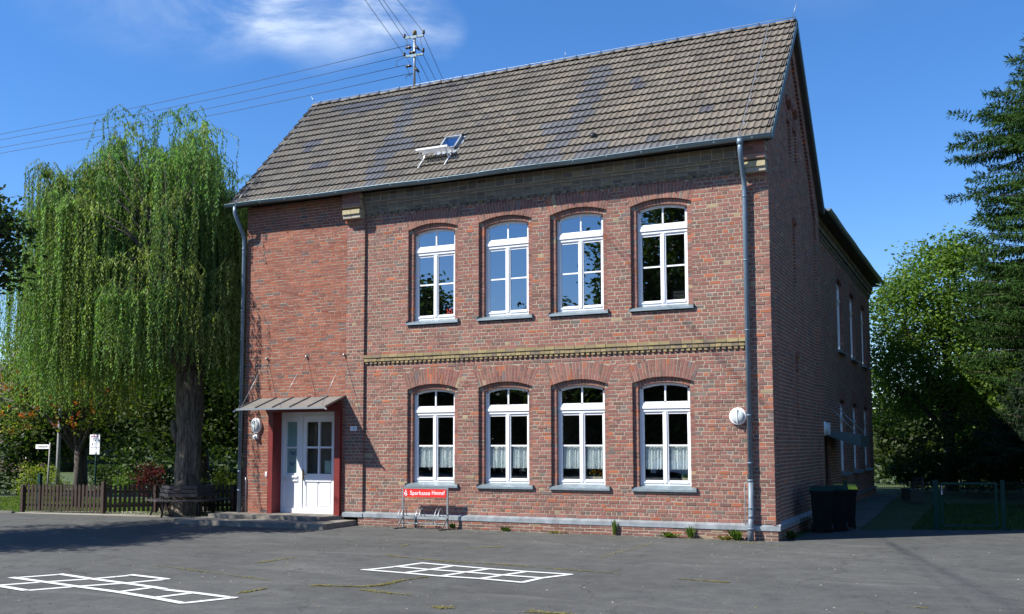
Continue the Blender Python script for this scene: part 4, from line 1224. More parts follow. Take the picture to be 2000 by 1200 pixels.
# steps
sp = MB(); sp.mesh([(-14.9, -1.55, 0), (-10.30, -1.52, 0), (-10.34, .0, 0), (-14.9, .0, 0), (-14.9, -1.53, .125), (-10.32, -1.50, .13), (-10.36, .0, .13), (-14.9, .0, .125)], [(4, 5, 6, 7), (0, 1, 5, 4), (1, 2, 6, 5), (3, 0, 4, 7)])
steps = empty('entrance_steps', (-12.3, -.7, 0), 'two low weathered concrete steps in front of the white door', 'steps')
o = sp.build('lower_step', M['concrete'], steps); o.location = (12.3, .7, 0)
sp = MB(); sp.mesh([(-14.5, -.74, .126), (-10.98, -.70, .131), (-10.80, .02, .131), (-14.5, .02, .126), (-14.5, -.73, .225), (-10.99, -.69, .23), (-10.81, .02, .23), (-14.5, .02, .225)], [(4, 5, 6, 7), (0, 1, 5, 4), (1, 2, 6, 5), (3, 0, 4, 7)])
o = sp.build('upper_step', M['concrete'], steps); o.location = (12.3, .7, 0)
# lamps
def text_mesh(s, size, mat, ext=.001, space=1.0, bold=0.0):
    cu = bpy.data.curves.new('lettering', 'FONT'); cu.body = s; cu.size = size; cu.extrude = ext; cu.space_character = space; cu.offset = bold; cu.align_x = 'CENTER'; cu.align_y = 'CENTER'
    t_ = bpy.data.objects.new('tmp', cu); COL.objects.link(t_); dg = bpy.context.evaluated_depsgraph_get()
    me = bpy.data.meshes.new_from_object(t_.evaluated_get(dg)); COL.objects.unlink(t_); bpy.data.objects.remove(t_)
    me.materials.clear(); me.materials.append(mat); return me
def bulkhead(loc, r, label, oval=1.0, rz=0, sensor=False):
    e = empty('wall_lamp', loc, label, 'wall lamp', None, rz)
    a = MB(); a.lathe((0, 0, 0), (0, -1, 0), [(0, r), (.05, r), (.07, r * .93), (.07, r * .80)], 28)
    o = a.build('housing', M['white'], e); o.scale = (1, 1, oval)
    a = MB(); a.lathe((0, -.055, 0), (0, -1, 0), [(0, r * .82), (.03, r * .78), (.055, r * .55), (.065, r * .2), (.066, 0)], 28); o = a.build('glass_dome', M['lampglass'], e); o.scale = (1, 1, oval)
    a = MB(); a.box(-.008, .008, -.13, -.07, -r * .8, r * .8); a.build('rib', M['lampglass'], e)
    if sensor:
        a = MB(); a.box(-.07, .07, -.08, 0, -.36, -.24); a.lathe((0, -.08, -.30), (0, -1, 0), [(0, .045), (.04, .035), (.055, 0)], 12); a.build('motion_sensor', M['white'], e)
    return e
bulkhead((-.745, PY - .008, 2.595), .185, 'round white bulkhead lamp on the brick wall left of the right drainpipe')
bulkhead((-13.55, -.008, 2.53), .165, 'oval white lamp with a motion sensor left of the entrance door', 1.25, 0, True)
bl_ = bulkhead((-.29, 8.55, 2.45), .21, 'round white lamp on the shaded side wall beside the side canopy', 1, math.pi / 2)
bl_.scale = (1, 2.0, 1)
# number plate, bell
pl = empty('number_plate', (-10.475, -.01, 2.42), 'small white enamel number plate on the pilaster right of the door', 'plate')
a = MB(); a.box(-.10, .10, -.008, 0, -.055, .055); a.build('plate', M['print_white'], pl)
o = bpy.data.objects.new('lettering', text_mesh('158', .085, M['print_blue'])); link(o, pl); o.rotation_euler = (math.pi / 2, 0, 0); o.location = (0, -.0105, 0); o.scale = (1.1, 1, 1)
a = MB(); a.box(-.028, .028, -.03, 0, -.06, .06); a.box(-.012, .012, -.034, -.03, -.03, -.01, mi=1); o = a.build('door_bell', [M['print_white'], M['print_black']]); o.location = (-13.20, -.008, 1.25); tag(o, 'white doorbell push left of the red door surround', 'doorbell')

# side canopy and side door
sd = MB(); sd.mesh([(-.3, 9.3, 2.42), (.70, 9.3, 2.26), (.70, 11.6, 2.26), (-.3, 11.6, 2.42), (-.3, 9.3, 2.28), (.70, 9.3, 1.92), (.70, 11.6, 1.92), (-.3, 11.6, 2.28)], [(0, 1, 2, 3), (7, 6, 5, 4), (0, 4, 5, 1), (1, 5, 6, 2), (2, 6, 7, 3)])
sc_o = sd.build('side_canopy', M['verge'], school)
for y_ in (9.3, 11.4):
    r_ = MB(); r_.tube([(.65, y_, 2.28), (-.28, y_ - .1, 3.25)], .014, 6); r_.build('tie_rod', M['galv'], sc_o)
sd = MB(); sd.box(-.45, -.38, 9.0, 10.3, .1, 2.5); sd.box(-.38, -.36, 9.1, 10.2, .3, 1.2); sd.build('side_door', M['dark_wood'], school)

# ------------------------------------------------------------------ bicycle stand with advertising board
bs = empty('bicycle_stand', (-8.24, -.25, 0), 'galvanised bicycle rack carrying a red advertising board against the brick wall', 'bicycle rack')
fr = MB(); W2 = .615
for sx in (-W2, W2):
    fr.bar((sx, 0, 0), (sx, 0, .985), .04, .04, up=(0, 1, 0))
fr.bar((-W2, 0, .965), (W2, 0, .965), .03, .03); fr.bar((-W2, 0, .12), (W2, 0, .12), .03, .03); fr.bar((-W2, .0, .30), (W2, .0, .30), .022, .022)
fr.build('frame', M['galv'], bs)
for sx in (-W2, W2):
    ft = MB(); ft.bar((sx, .10, .012), (sx - .02, -.36, .012), .045, .02); ft.bar((sx, 0, .28), (sx - .015, -.24, .02), .022, .022); ft.build('foot', M['iron'], bs)
for xh in (-.54, -.05, .46):
    hp = MB()
    for dx in (-.045, .045):
        hp.tube([(xh + dx, -.02, .12), (xh + dx, -.30, .14), (xh + dx, -.34, .22), (xh + dx, -.20, .46), (xh + dx, -.12, .50), (xh + dx, -.05, .46), (xh + dx, -.02, .30)], .009, 6)
    hp.tube([(xh - .045, -.30, .14), (xh + .045, -.30, .14)], .009, 5); hp.build('wheel_hoop', M['galv'], bs)
sb = MB(); sb.box(-W2 + .024, W2 - .024, -.028, -.012, .755, .945); brd = sb.build('sign_board', M['sign_red'], bs)
for word, x0_, x1_ in (('Sparkasse', -.40, .155), ('Hennef', .205, .555)):
    tme = text_mesh(word, .14, M['print_white'], .0008, 1.04, .0006); xs_ = [v.co.x for v in tme.vertices]; wd_ = max(xs_) - min(xs_)
    o = bpy.data.objects.new('lettering', tme); link(o, brd); o.rotation_euler = (math.pi / 2, 0, 0); o.scale = ((x1_ - x0_) / wd_, 1.0, 1)
    o.location = (x0_ - min(xs_) * (x1_ - x0_) / wd_, -.0305, .848 if word == 'Sparkasse' else .859)
lo = MB(); xx, zz = -.52, .835
for a in ((-.045, .045, .028, .046), (-.045, -.027, .006, .046), (-.045, .045, -.012, .006), (.027, .045, -.052, .006), (-.045, .045, -.052, -.034), (-.045, -.027, -.052, -.026)): lo.box(xx + a[0], xx + a[1], -.0315, -.0285, zz + a[2], zz + a[3])
lo.box(xx + .027, xx + .045, -.0315, -.0285, zz + .022, zz + .046)
lo.lathe((xx, -.0285, zz + .072), (0, -1, 0), [(0, .013), (.003, .013), (.0031, 0)], 12); lo.build('logo', M['print_white'], brd)

# ------------------------------------------------------------------ hopscotch markings
HZ = .004
INV = M3   # camera basis for turning picture readings into yard positions is folded into the numbers below
def gp(px, py):
    d = pxdir(px, py); t_ = (HZ - 1.9936) / d.z; return (4.0703 + d.x * t_, -21.4302 + d.y * t_)
def lines(name, segs, w, label):
    b = MB(); zk = 0
    for pts in segs:
        P_ = [Vector((*gp(*p), 0)) for p in pts]
        for a, c in zip(P_[:-1], P_[1:]):
            d = (c - a).normalized(); s_ = Vector((-d.y, d.x, 0)) * w / 2; z_ = HZ + zk * .0004
            a2 = a - d * w * .3; c2 = c + d * w * .3
            b.poly([(a2 - s_).to_tuple()[:2] + (z_,), (c2 - s_).to_tuple()[:2] + (z_,), (c2 + s_).to_tuple()[:2] + (z_,), (a2 + s_).to_tuple()[:2] + (z_,)]); zk += 1
    return tag(b.build(name, M['paint']), label, 'playground marking')
lines('hopscotch', [[(710, 1113.5), (772, 1107), (823, 1100)], [(785, 1119.5), (837, 1113), (885, 1105.5)], [(857, 1126), (908, 1118), (955, 1111.5)], [(935, 1131), (980, 1124), (1028, 1117)], [(1018, 1138.5), (1058, 1129.5), (1114, 1122.5)],
     [(823, 1100), (885, 1105.5), (955, 1111.5), (1028, 1117), (1114, 1122.5)], [(772, 1107), (837, 1113), (908, 1118), (980, 1124), (1058, 1129.5)], [(710, 1113.5), (785, 1119.5), (857, 1126), (935, 1131), (1018, 1138.5)]], .10,
     'white painted two-by-four hopscotch grid in the middle of the asphalt')
lines('hopscotch', [[(24, 1129), (118, 1122)], [(-12, 1144), (83, 1137), (178, 1131), (256, 1124)], [(48, 1154), (146, 1146), (243, 1139.5), (325, 1132)], [(228, 1157), (300, 1147.5)], [(295, 1168), (318, 1166)], [(324, 1165), (378, 1158.5)], [(355, 1179), (443, 1169.5)],
     [(118, 1122), (178, 1131), (243, 1139.5), (300, 1147.5), (320, 1151)], [(326, 1153), (378, 1158.5), (440, 1166.5)], [(446, 1168), (458, 1168.5)], [(24, 1129), (83, 1137), (146, 1146), (228, 1157), (295, 1168), (355, 1179)], [(-12, 1144), (48, 1154)], [(256, 1124), (325, 1132)]], .115,
     'white painted cross-shaped hopscotch at the bottom left of the asphalt')

# moss in the cracks
def tufts(name, polyl, n, spread, s, cols, mat, label=None, h=.012, parent=None, kind='stuff'):
    Q = []; Cc = []
    P_ = [np.array(gp(*p)) for p in polyl]; L = [np.linalg.norm(b - a) for a, b in zip(P_[:-1], P_[1:])]; T = sum(L)
    for i in range(n):
        t_ = rng.uniform(0, T); k_ = 0
        while k_ < len(L) - 1 and t_ > L[k_]: t_ -= L[k_]; k_ += 1
        c = P_[k_] + (P_[k_ + 1] - P_[k_]) * min(1, t_ / L[k_]); dens = .5 + .5 * math.sin(c[0] * 5.3 + c[1] * 3.1)
        if rng.random() > .35 + .65 * dens: continue
        sp_ = spread * (.4 + dens); c = c + rng.normal(size=2) * sp_
        z = rng.uniform(.002, h); a = rng.uniform(0, math.pi); sx = s * rng.uniform(.5, 1.4); d1 = np.array([math.cos(a), math.sin(a), rng.uniform(-.25, .25)]) * sx; d2 = np.array([-math.sin(a), math.cos(a), rng.uniform(-.25, .25)]) * sx * .7
        q = np.array([c[0], c[1], z + .003]); Q.append([q - d1, q - d2, q + d1, q + d2]); Cc.append(cols[rng.integers(len(cols))])
    return Q, Cc
MQ = []; MC = []
mosscol = [np.array(c) for c in ((.27, .24, .07), (.23, .21, .07), (.29, .24, .11), (.19, .17, .09))]
for pl_, n_, sp_ in (([(700, 1147), (745, 1143), (790, 1133), (835, 1127)], 700, .022), ([(612, 1144), (700, 1146)], 500, .022), ([(755, 1085), (830, 1093), (885, 1098), (985, 1103)], 500, .018), ([(985, 1103), (1105, 1113), (1210, 1121)], 350, .014), ([(470, 1158), (520, 1150)], 300, .028), ([(1325, 1131), (1420, 1138)], 300, .028), ([(850, 1186), (880, 1188)], 120, .03), ([(500, 1100), (578, 1089)], 160, .02), ([(300, 1105), (330, 1108), (530, 1134)], 260, .02), ([(780, 1068), (800, 1063), (830, 1061)], 120, .02), ([(905, 1071), (985, 1068)], 160, .02), ([(1030, 1195), (1120, 1200)], 200, .03), ([(1170, 1091), (1210, 1078), (1270, 1063)], 160, .03), ([(705, 1152), (735, 1156), (800, 1163)], 200, .025), ([(1780, 1186), (1810, 1188)], 80, .03), ([(1350, 1052), (1530, 1066)], 200, .05)):
    q, c = tufts('moss', pl_, int(n_ * 1.6), sp_ * 1.25, .015, mosscol, None); MQ += q; MC += c
tag(np_quads('moss', np.array(MQ), np.array(MC), M['leaf']), kind='stuff')
# grit and fallen leaves scattered over the yard
MQ = []; MC = []
for i in range(1700):
    c = np.array([rng.uniform(-16, 6), rng.uniform(-14, -.4)]); 
    if rng.random() < .35: c = np.array([rng.uniform(-10, 0), -.05 - abs(rng.normal()) * .25 - .06])
    s = rng.uniform(.006, .024); a = rng.uniform(0, 6.28); d1 = np.array([math.cos(a), math.sin(a), .2]) * s; d2 = np.array([-math.sin(a), math.cos(a), -.1]) * s * .7
    q = np.array([c[0], c[1], .006]); MQ.append([q - d1, q - d2, q + d1, q + d2]); MC.append(np.array(((.35, .33, .28), (.28, .22, .10), (.10, .10, .04), (.42, .40, .36))[rng.integers(4)]))
tag(np_quads('litter', np.array(MQ), np.array(MC), M['leaf']), kind='stuff')

# ------------------------------------------------------------------ weeds along the wall
def weed(x, y, h, spread, n, cols, label, wide=.02, petals=None):
    e = empty('weed', (x, y, 0), label, 'weed', None)
    Q = []; Cc = []
    for i in range(n):
        a = rng.uniform(0, 2 * math.pi); L = h * rng.uniform(.5, 1.1); out = spread * rng.uniform(.2, 1)
        b0 = np.array([rng.normal() * spread * .25, rng.normal() * .02 - .03, 0]); tip = b0 + np.array([math.cos(a) * out, -abs(math.sin(a)) * out * .7, L])
        mid = b0 * .4 + tip * .6 + np.array([0, 0, L * .12]); sd_ = np.array([-math.sin(a), math.cos(a), 0]) * wide * rng.uniform(.6, 1.3)
        Q.append([b0, mid - sd_, tip, mid + sd_]); c = np.array(cols[rng.integers(len(cols))]) * rng.uniform(.7, 1.3); Cc.append(c)
    np_quads('foliage', np.array(Q), np.array(Cc), M['leaf'], e); return e
gr1 = [(.08, .14, .02), (.11, .17, .03), (.06, .10, .02)]; dry = [(.30, .22, .08), (.24, .17, .06), (.12, .14, .03)]
weed(-.78, -.12, .22, .18, 70, gr1, 'bright green dandelion-like weed left of the drainpipe foot', .03)
weed(-1.0, -.10, .10, .22, 60, dry, 'dry yellowish tuft beside the green weed at the drainpipe', .02)
weed(-1.78, -.07, .27, .12, 60, gr1, 'tall slender weed rising over the zinc ledge below the rightmost window', .014)
weed(-2.25, -.07, .12, .25, 70, gr1, 'low spreading weeds between the tall weed and the middle of the wall', .02)
weed(-3.50, -.07, .34, .07, 45, gr1, 'tall thin weed against the plinth between the third and fourth window', .012)
weed(-4.9, -.07, .06, .3, 40, dry, 'flat dry weeds at the plinth below the third window', .016)
weed(-6.15, -.07, .12, .16, 50, gr1, 'small green weed at the plinth below the second window', .018)
weed(-7.55, -.10, .16, .10, 30, gr1, 'little weed at the right foot of the bicycle rack', .018)
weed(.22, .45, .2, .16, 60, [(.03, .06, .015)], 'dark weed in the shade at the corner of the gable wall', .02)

# ------------------------------------------------------------------ bins
def bin_(loc, rz, lidm, label):
    e = empty('wheelie_bin', loc, label, 'bin', 'wheelie bins by the gable wall', rz)
    b = MB(); v = []
    for z_, w, d0, d1 in ((.06, .19, -.19, .19), (.86, .24, -.25, .24), (.95, .255, -.27, .26)):
        v += [(-w, d0, z_), (w, d0, z_), (w, d1, z_), (-w, d1, z_)]
    f = [(3, 2, 1, 0)]
    for q in (0, 4): f += [(q + i, q + (i + 1) % 4, q + 4 + (i + 1) % 4, q + 4 + i) for i in range(4)]
    b.mesh(v, f); b.box(-.26, .26, -.285, -.268, .88, .95); b.build('body', M['bin_dark'], e)
    l = MB(); l.mesh([(-.27, -.30, .95), (.27, -.30, .95), (.27, .27, .97), (-.27, .27, .97), (-.245, -.26, 1.02), (.245, -.26, 1.02), (.245, .23, 1.05), (-.245, .23, 1.05)], [(0, 3, 2, 1), (4, 5, 6, 7), (0, 1, 5, 4), (1, 2, 6, 5), (2, 3, 7, 6), (3, 0, 4, 7)]); l.build('lid', lidm, e)
    hn = MB(); hn.tube([(-.22, .27, .97), (-.22, .33, .99), (.22, .33, .99), (.22, .27, .97)], .016, 6); hn.build('handle', M['bin_dark'], e)
    for sx in (-.21, .21):
        wl = MB(); wl.lathe((sx - .025, .20, .10), (1, 0, 0), [(0, 0), (0, .1), (.05, .1), (.05, 0)], 16); wl.build('wheel', M['iron'], e)
    return e
bin_((.56, 2.55, 0), R(8), M['bin_green'], 'nearest black wheelie bin with dark green lid by the gable wall')
bin_((.80, 3.12, 0), R(6), M['bin_green'], 'middle black wheelie bin with dark green lid by the gable wall')
bin_((.93, 3.68, 0), R(10), M['bin_yellow'], 'farthest black wheelie bin, the one with a yellow lid')

# ------------------------------------------------------------------ green mesh fence and gate on the right
def wire_panel(mb, a, b, z0, z1, step=.05, hs=(0, .2, .4, .6, .8, 1)):
    a = Vector(a); b = Vector(b); L = (b - a).length; n = int(L / step); d = (b - a) / n
    for i in range(n + 1): p = a + d * i; mb.bar((p.x, p.y, z0), (p.x, p.y, z1), .005, .005, up=(0, 1, 0))
    for t_ in hs: z_ = z0 + (z1 - z0) * t_; mb.bar((a.x, a.y, z_), (b.x, b.y, z_), .008, .008)
mf = empty('mesh_fence', (1.9, 4.0, 0), 'green wire mesh fence between the bins and the gate', 'fence')
def sub(e, p): return tuple(Vector(p) - e.location)
w_ = MB(); wire_panel(w_, sub(mf, (.12, 3.25, 0)), sub(mf, (2.86, 4.38, 0)), .04, 1.10); w_.build('wire_panel', M['fence_green'], mf)
for p_ in ((.95, 3.59), (2.86, 4.38)):
    w_ = MB(); x_, y_ = p_[0] - 1.9, p_[1] - 4.0; w_.box(x_ - .04, x_ + .04, y_ - .04, y_ + .04, 0, 1.15); w_.build('post', M['fence_green'], mf)
gt = empty('garden_gate', (3.6, 4.66, 0), 'green metal garden gate with a light lock at the left post', 'gate')
ga = Vector((3.0, 4.44, 0)); gb_ = Vector((4.16, 4.84, 0))
w_ = MB(); a = ga - gt.location; b = gb_ - gt.location
for z_ in (.10, 1.08): w_.bar((a.x, a.y, z_), (b.x, b.y, z_), .05, .05)
for q in (a, b): w_.bar((q.x, q.y, .08), (q.x, q.y, 1.10), .055, .055, up=(0, 1, 0))
w_.build('gate_frame', M['fence_green'], gt)
w_ = MB(); wire_panel(w_, a, b, .10, 1.08); w_.build('wire_infill', M['fence_green'], gt)
w_ = MB(); w_.box(a.x - .005, a.x + .03, a.y - .05, a.y - .03, .82, .92); w_.box(a.x + .0, a.x + .02, a.y - .07, a.y - .03, .93, 1.03); w_.build('lock', M['galv'], gt)
for q in ((2.90, 4.40), (4.30, 4.90)):
    w_ = MB(); x_, y_ = q[0] - 3.6, q[1] - 4.66; w_.box(x_ - .045, x_ + .045, y_ - .045, y_ + .045, 0, 1.16); w_.box(x_ - .13, x_ + .13, y_ - .1, y_ + .1, 0, .012); w_.build('gate_post', M['fence_green'], gt)
mf2 = empty('mesh_fence', (6.0, 5.5, 0), 'green wire mesh fence running out of the photo right of the gate', 'fence')
w_ = MB(); wire_panel(w_, sub(mf2, (4.32, 4.91, 0)), sub(mf2, (8.2, 6.3, 0)), .04, 1.10); w_.build('wire_panel', M['fence_green'], mf2)
w_ = MB(); w_.box(.0, .06, .0, .06, 0, 1.15); w_.build('post', M['fence_green'], mf2)

# ------------------------------------------------------------------ picket fence on the left
FP = [Vector((-22.5, .10, 0)), Vector((-19.65, .55, 0)), Vector((-18.6, 1.55, 0)), Vector((-16.4, 2.45, 0)), Vector((-14.1, 2.9, 0))]
pm = MB(); pm.mesh([(-.04, 0, 0), (.04, 0, 0), (.04, 0, .76), (.02, 0, .80), (-.02, 0, .80), (-.04, 0, .76), (-.04, .02, 0), (.04, .02, 0), (.04, .02, .76), (.02, .02, .80), (-.02, .02, .80), (-.04, .02, .76)],
    [(0, 1, 2, 3, 4, 5), (11, 10, 9, 8, 7, 6)] + [(i, i + 6, (i + 1) % 6 + 6, (i + 1) % 6) for i in range(6)])
pal_me = pm.data('picket', M['dark_wood'])
fl = ['dark brown picket fence at the left edge, up to the tall post', 'short dark brown picket fence stretch just right of the tall post', 'dark brown picket fence left of and behind the round bench', 'dark brown picket fence between the willow trunk and the house corner']
for i, (a, b) in enumerate(zip(FP[:-1], FP[1:])):
    e = empty('picket_fence', tuple((a + b) / 2), fl[i], 'fence'); d = (b - a); L = d.length; d.normalize(); ang = math.atan2(d.y, d.x); n = int(L / .128)
    for k_ in range(n):
        o = bpy.data.objects.new('picket', pal_me); link(o, e); p = a + d * (L * (k_ + .5) / n) - e.location
        o.location = (p.x, p.y, .05 + random.uniform(-.008, .008)); o.rotation_euler = (0, random.uniform(-.01, .01), ang)
    for z_ in (.22, .64):
        r_ = MB(); q0 = a - e.location; q1 = b - e.location; s_ = Vector((-d.y, d.x, 0)) * .045
        r_.bar((q0.x + s_.x, q0.y + s_.y, z_), (q1.x + s_.x, q1.y + s_.y, z_), .04, .07); r_.build('rail', M['dark_wood'], e)
    for q, hh in ((a, .95 if i == 1 else .82),) + (((b, .85),) if i == 3 else ()):
        r_ = MB(); q = q - e.location; r_.box(q.x - .05, q.x + .05, q.y - .05, q.y + .05, 0, hh); r_.build('post', M['dark_wood'], e)
g_ = MB(); g_.box(-.05, .05, -.05, .05, 0, 1.15); o = g_.build('green_post', M['fence_green']); o.location = (-22.75, .9, 0); tag(o, 'green post behind the left end of the picket fence', 'post')
# pale stones at the fence foot
for i in range(3): 
    b = MB(); c = [(-19.1, 2.3), (-17.9, 2.8), (-16.8, 3.3)][i]; s_ = .28
    rr = random.Random(i); pts = [(c[0] + math.cos(t_) * s_ * rr.uniform(.8, 1.5), c[1] + math.sin(t_) * s_ * .6 * rr.uniform(.8, 1.2)) for t_ in [k_ * math.pi / 4 for k_ in range(8)]]
    b.mesh([(x_, y_, 0) for x_, y_ in pts] + [(x_ * .9 + c[0] * .1, y_ * .9 + c[1] * .1, .16) for x_, y_ in pts], [tuple(range(8, 16))] + [(k_, (k_ + 1) % 8, (k_ + 1) % 8 + 8, k_ + 8) for k_ in range(8)])
    o = b.build('kerb_stone', M['stone']); tag(o, ('leftmost', 'middle', 'rightmost')[i] + ' of three pale sandstone blocks lying behind the picket fence', 'stone', 'pale stones behind the picket fence')

# ------------------------------------------------------------------ tree bench
TX, TY = -17.0, 1.15                     # willow trunk
bn = empty('tree_bench', (TX + .05, TY, 0), 'hexagonal dark wooden bench built round the willow trunk', 'bench')
def hexring(r, k_): 
    a0 = R(-89) + k_ * R(60); a1 = a0 + R(60); return Vector((math.cos(a0) * r, math.sin(a0) * r, 0)), Vector((math.cos(a1) * r, math.sin(a1) * r, 0))
for k_ in range(6):
    for r0, z_, w_ in ((1.16, .45, .11), (1.03, .45, .11), (.90, .45, .11)):
        s_ = MB(); a, b = hexring(r0, k_); s_.bar((a.x, a.y, z_), (b.x, b.y, z_), w_, .035); s_.build('seat_slat', M['bench_wood'], bn)
    for q, (r0, z_) in enumerate(((.80, .60), (.77, .71), (.74, .82))):
        s_ = MB(); a, b = hexring(r0, k_); s_.bar((a.x, a.y, z_), (b.x, b.y, z_), .03, .085); s_.build('back_slat', M['bench_wood'], bn)
    a, b = hexring(1, k_); d = a.normalized()
    l_ = MB(); l_.tube([d * 1.05 + Vector((0, 0, 0)), d * .98 + Vector((0, 0, .25)), d * 1.0 + Vector((0, 0, .43))], [.03, .022, .025], 6); l_.tube([d * .98 + Vector((0, 0, .40)), d * .80 + Vector((0, 0, .38)), d * .70 + Vector((0, 0, .42)), d * .66 + Vector((0, 0, .86))], .022, 6); l_.tube([d * .85 + Vector((0, 0, .38)), d * .70 + Vector((0, 0, 0))], .02, 6)
    l_.build('leg', M['iron'], bn)

# ------------------------------------------------------------------ signs and poles left
sn = empty('street_sign', (-25.6, 3.6, 0), 'white street name sign on a slim grey pole behind the picket fence', 'street sign')
a = MB(); a.tube([(0, 0, 0), (.06, 0, 1.0), (.10, 0, 2.12)], .03, 8); a.build('pole', M['pole_grey'], sn)
a = MB(); a.box(-.58, .10, -.03, -.005, 1.90, 2.05); bd = a.build('board', M['print_white'], sn)
o = bpy.data.objects.new('lettering', text_mesh('Löwenburgstraße', .10, M['print_black'])); link(o, bd); o.rotation_euler = (math.pi / 2, 0, 0); o.location = (-.24, -.032, 1.975); o.scale = (.72, 1, 1)
# the sign lies a little left of its pole in the picture, as in the photograph
sn.location.x = -25.65
ib = empty('notice_board', (-20.56, 1.0, 0), 'white notice board with coloured print on a green pole behind the picket fence', 'sign')
a = MB(); a.tube([(0, .04, 0), (.04, .04, 2.37)], .03, 8); a.build('pole', M['fence_green'], ib)
a = MB(); a.box(-.19, .22, -.02, .0, 1.74, 2.34); bd = a.build('board', M['print_white'], ib)
a = MB(); rr = random.Random(5)
for k_ in range(9): x_ = -.145 + k_ * .036; a.box(x_, x_ + .022, -.024, -.0205, 2.26, 2.26 + rr.uniform(.03, .045))
a.build('heading', M['print_pink'], bd)
a = MB()
for k_ in range(6): x_ = -.08 + k_ * .033; a.box(x_, x_ + .022, -.024, -.0205, 2.205, 2.22)
for x_, z_ in ((.02, 2.14), (.08, 2.10), (.15, 2.13), (0, 2.06), (.14, 2.07), (.16, 1.93), (-.07, 1.93), (.0, 1.93), (.08, 1.93), (-.13, 1.93)): a.box(x_, x_ + .03, -.024, -.0205, z_, z_ + .03)
a.build('pictograms', M['print_blue'], bd)
lp = MB(); lp.tube([(0, 0, 0), (0, 0, 1.6), (.03, 0, 5.5)], [.085, .07, .05], 10); o = lp.build('lamp_post', M['pole_grey']); o.location = (-27.0, 5.2, 0); tag(o, 'plain grey concrete post between the street name sign and the rowan trunk', 'post')

# ------------------------------------------------------------------ vegetation
def tube_np(mb, pts, r0, r1, n=6, col=(1, 1, 1)):
    k_ = len(pts); mb.tube(pts, [r0 + (r1 - r0) * i / (k_ - 1) for i in range(k_)], n)
def quads_from(P_, size, aspect, up_bias, rg, tilt=1.0):
    N = len(P_); a = rg.normal(size=(N, 3)); a[:, 2] *= up_bias; a /= np.linalg.norm(a, axis=1)[:, None]
    b = rg.normal(size=(N, 3)); b -= (a * b).sum(1)[:, None] * a; b /= np.linalg.norm(b, axis=1)[:, None]
    s = size[:, None]; return np.stack([P_ - a * s, P_ - b * s * aspect, P_ + a * s, P_ + b * s * aspect], axis=1)
def wave(P_, f, ph): return np.sin(P_[:, 0] * f + ph) * np.sin(P_[:, 1] * f * 1.1 + ph * 2) * np.sin(P_[:, 2] * f * .9 + ph * 3)
def broadleaf(name, loc, trunk_h, lobes, nclump, per, leaf, cols, label, cat='tree', group=None, trunk_r=.2, seed=1, clump_r=.35, mat='leaf', bark='bark_dark', hollow=.35, lean=(0, 0), limbs=True, droop=0.0):
    rg = np.random.default_rng(seed); rd = random.Random(seed)
    e = empty(name, loc, label, cat, group)
    t_ = MB(); top = Vector((lean[0], lean[1], trunk_h))
    tp = [Vector((0, 0, -.1)), Vector((lean[0] * .3 + .03, lean[1] * .3, trunk_h * .4)), top]
    t_.tube(tp, [trunk_r * 1.25, trunk_r, trunk_r * .75], 10)
    vol = np.array([l[3] * l[4] * l[5] for l in lobes]); vol = vol ** .7; vol /= vol.sum()
    clumps = []
    for l, v in zip(lobes, vol):
        n = max(3, int(nclump * v)); d = rg.normal(size=(n, 3)); d /= np.linalg.norm(d, axis=1)[:, None]
        r = (hollow + (1 - hollow) * rg.random(n) ** .6)[:, None]
        c = np.array(l[:3]) + d * r * np.array(l[3:6]) ; clumps.append(c)
        if limbs:
            end = Vector(l[:3]); m_ = top.lerp(end, .5) + Vector((rd.uniform(-.3, .3), rd.uniform(-.3, .3), rd.uniform(0, .4)))
            t_.tube([top - Vector((0, 0, trunk_h * .15)), m_, end], [trunk_r * .55, trunk_r * .32, trunk_r * .15], 7)
            for q in c[:: max(1, len(c) // 9)]:
                m2 = end.lerp(Vector(q), .5) + Vector((rd.uniform(-.2, .2), rd.uniform(-.2, .2), .1)); t_.tube([end.lerp(top, .3 * rd.random()), m2, Vector(q)], [trunk_r * .16, trunk_r * .09, .008], 5)
    t_.build('trunk', M[bark], e)
    C_ = np.concatenate(clumps); keep_ = wave(C_, 2.1, seed) > -.45; C_ = C_[keep_]
    N = len(C_); P_ = np.repeat(C_, per, axis=0) + rg.normal(size=(N * per, 3)) * clump_r * np.array([1, 1, .75])
    if droop: P_[:, 2] -= np.abs(rg.normal(size=len(P_))) * droop
    P_ = P_[P_[:, 2] > .15 - loc[2]]
    s = leaf * rg.uniform(.6, 1.35, len(P_)); V = quads_from(P_, s, .55, .55, rg)
    cc = np.array(cols)[rg.integers(len(cols), size=len(P_))] * rg.uniform(.7, 1.3, (len(P_), 1))
    cw = 1 + .22 * wave(P_, 1.7, seed + 1)[:, None]; cc = cc * cw
    np_quads('crown', V, cc, M[mat], e); return e

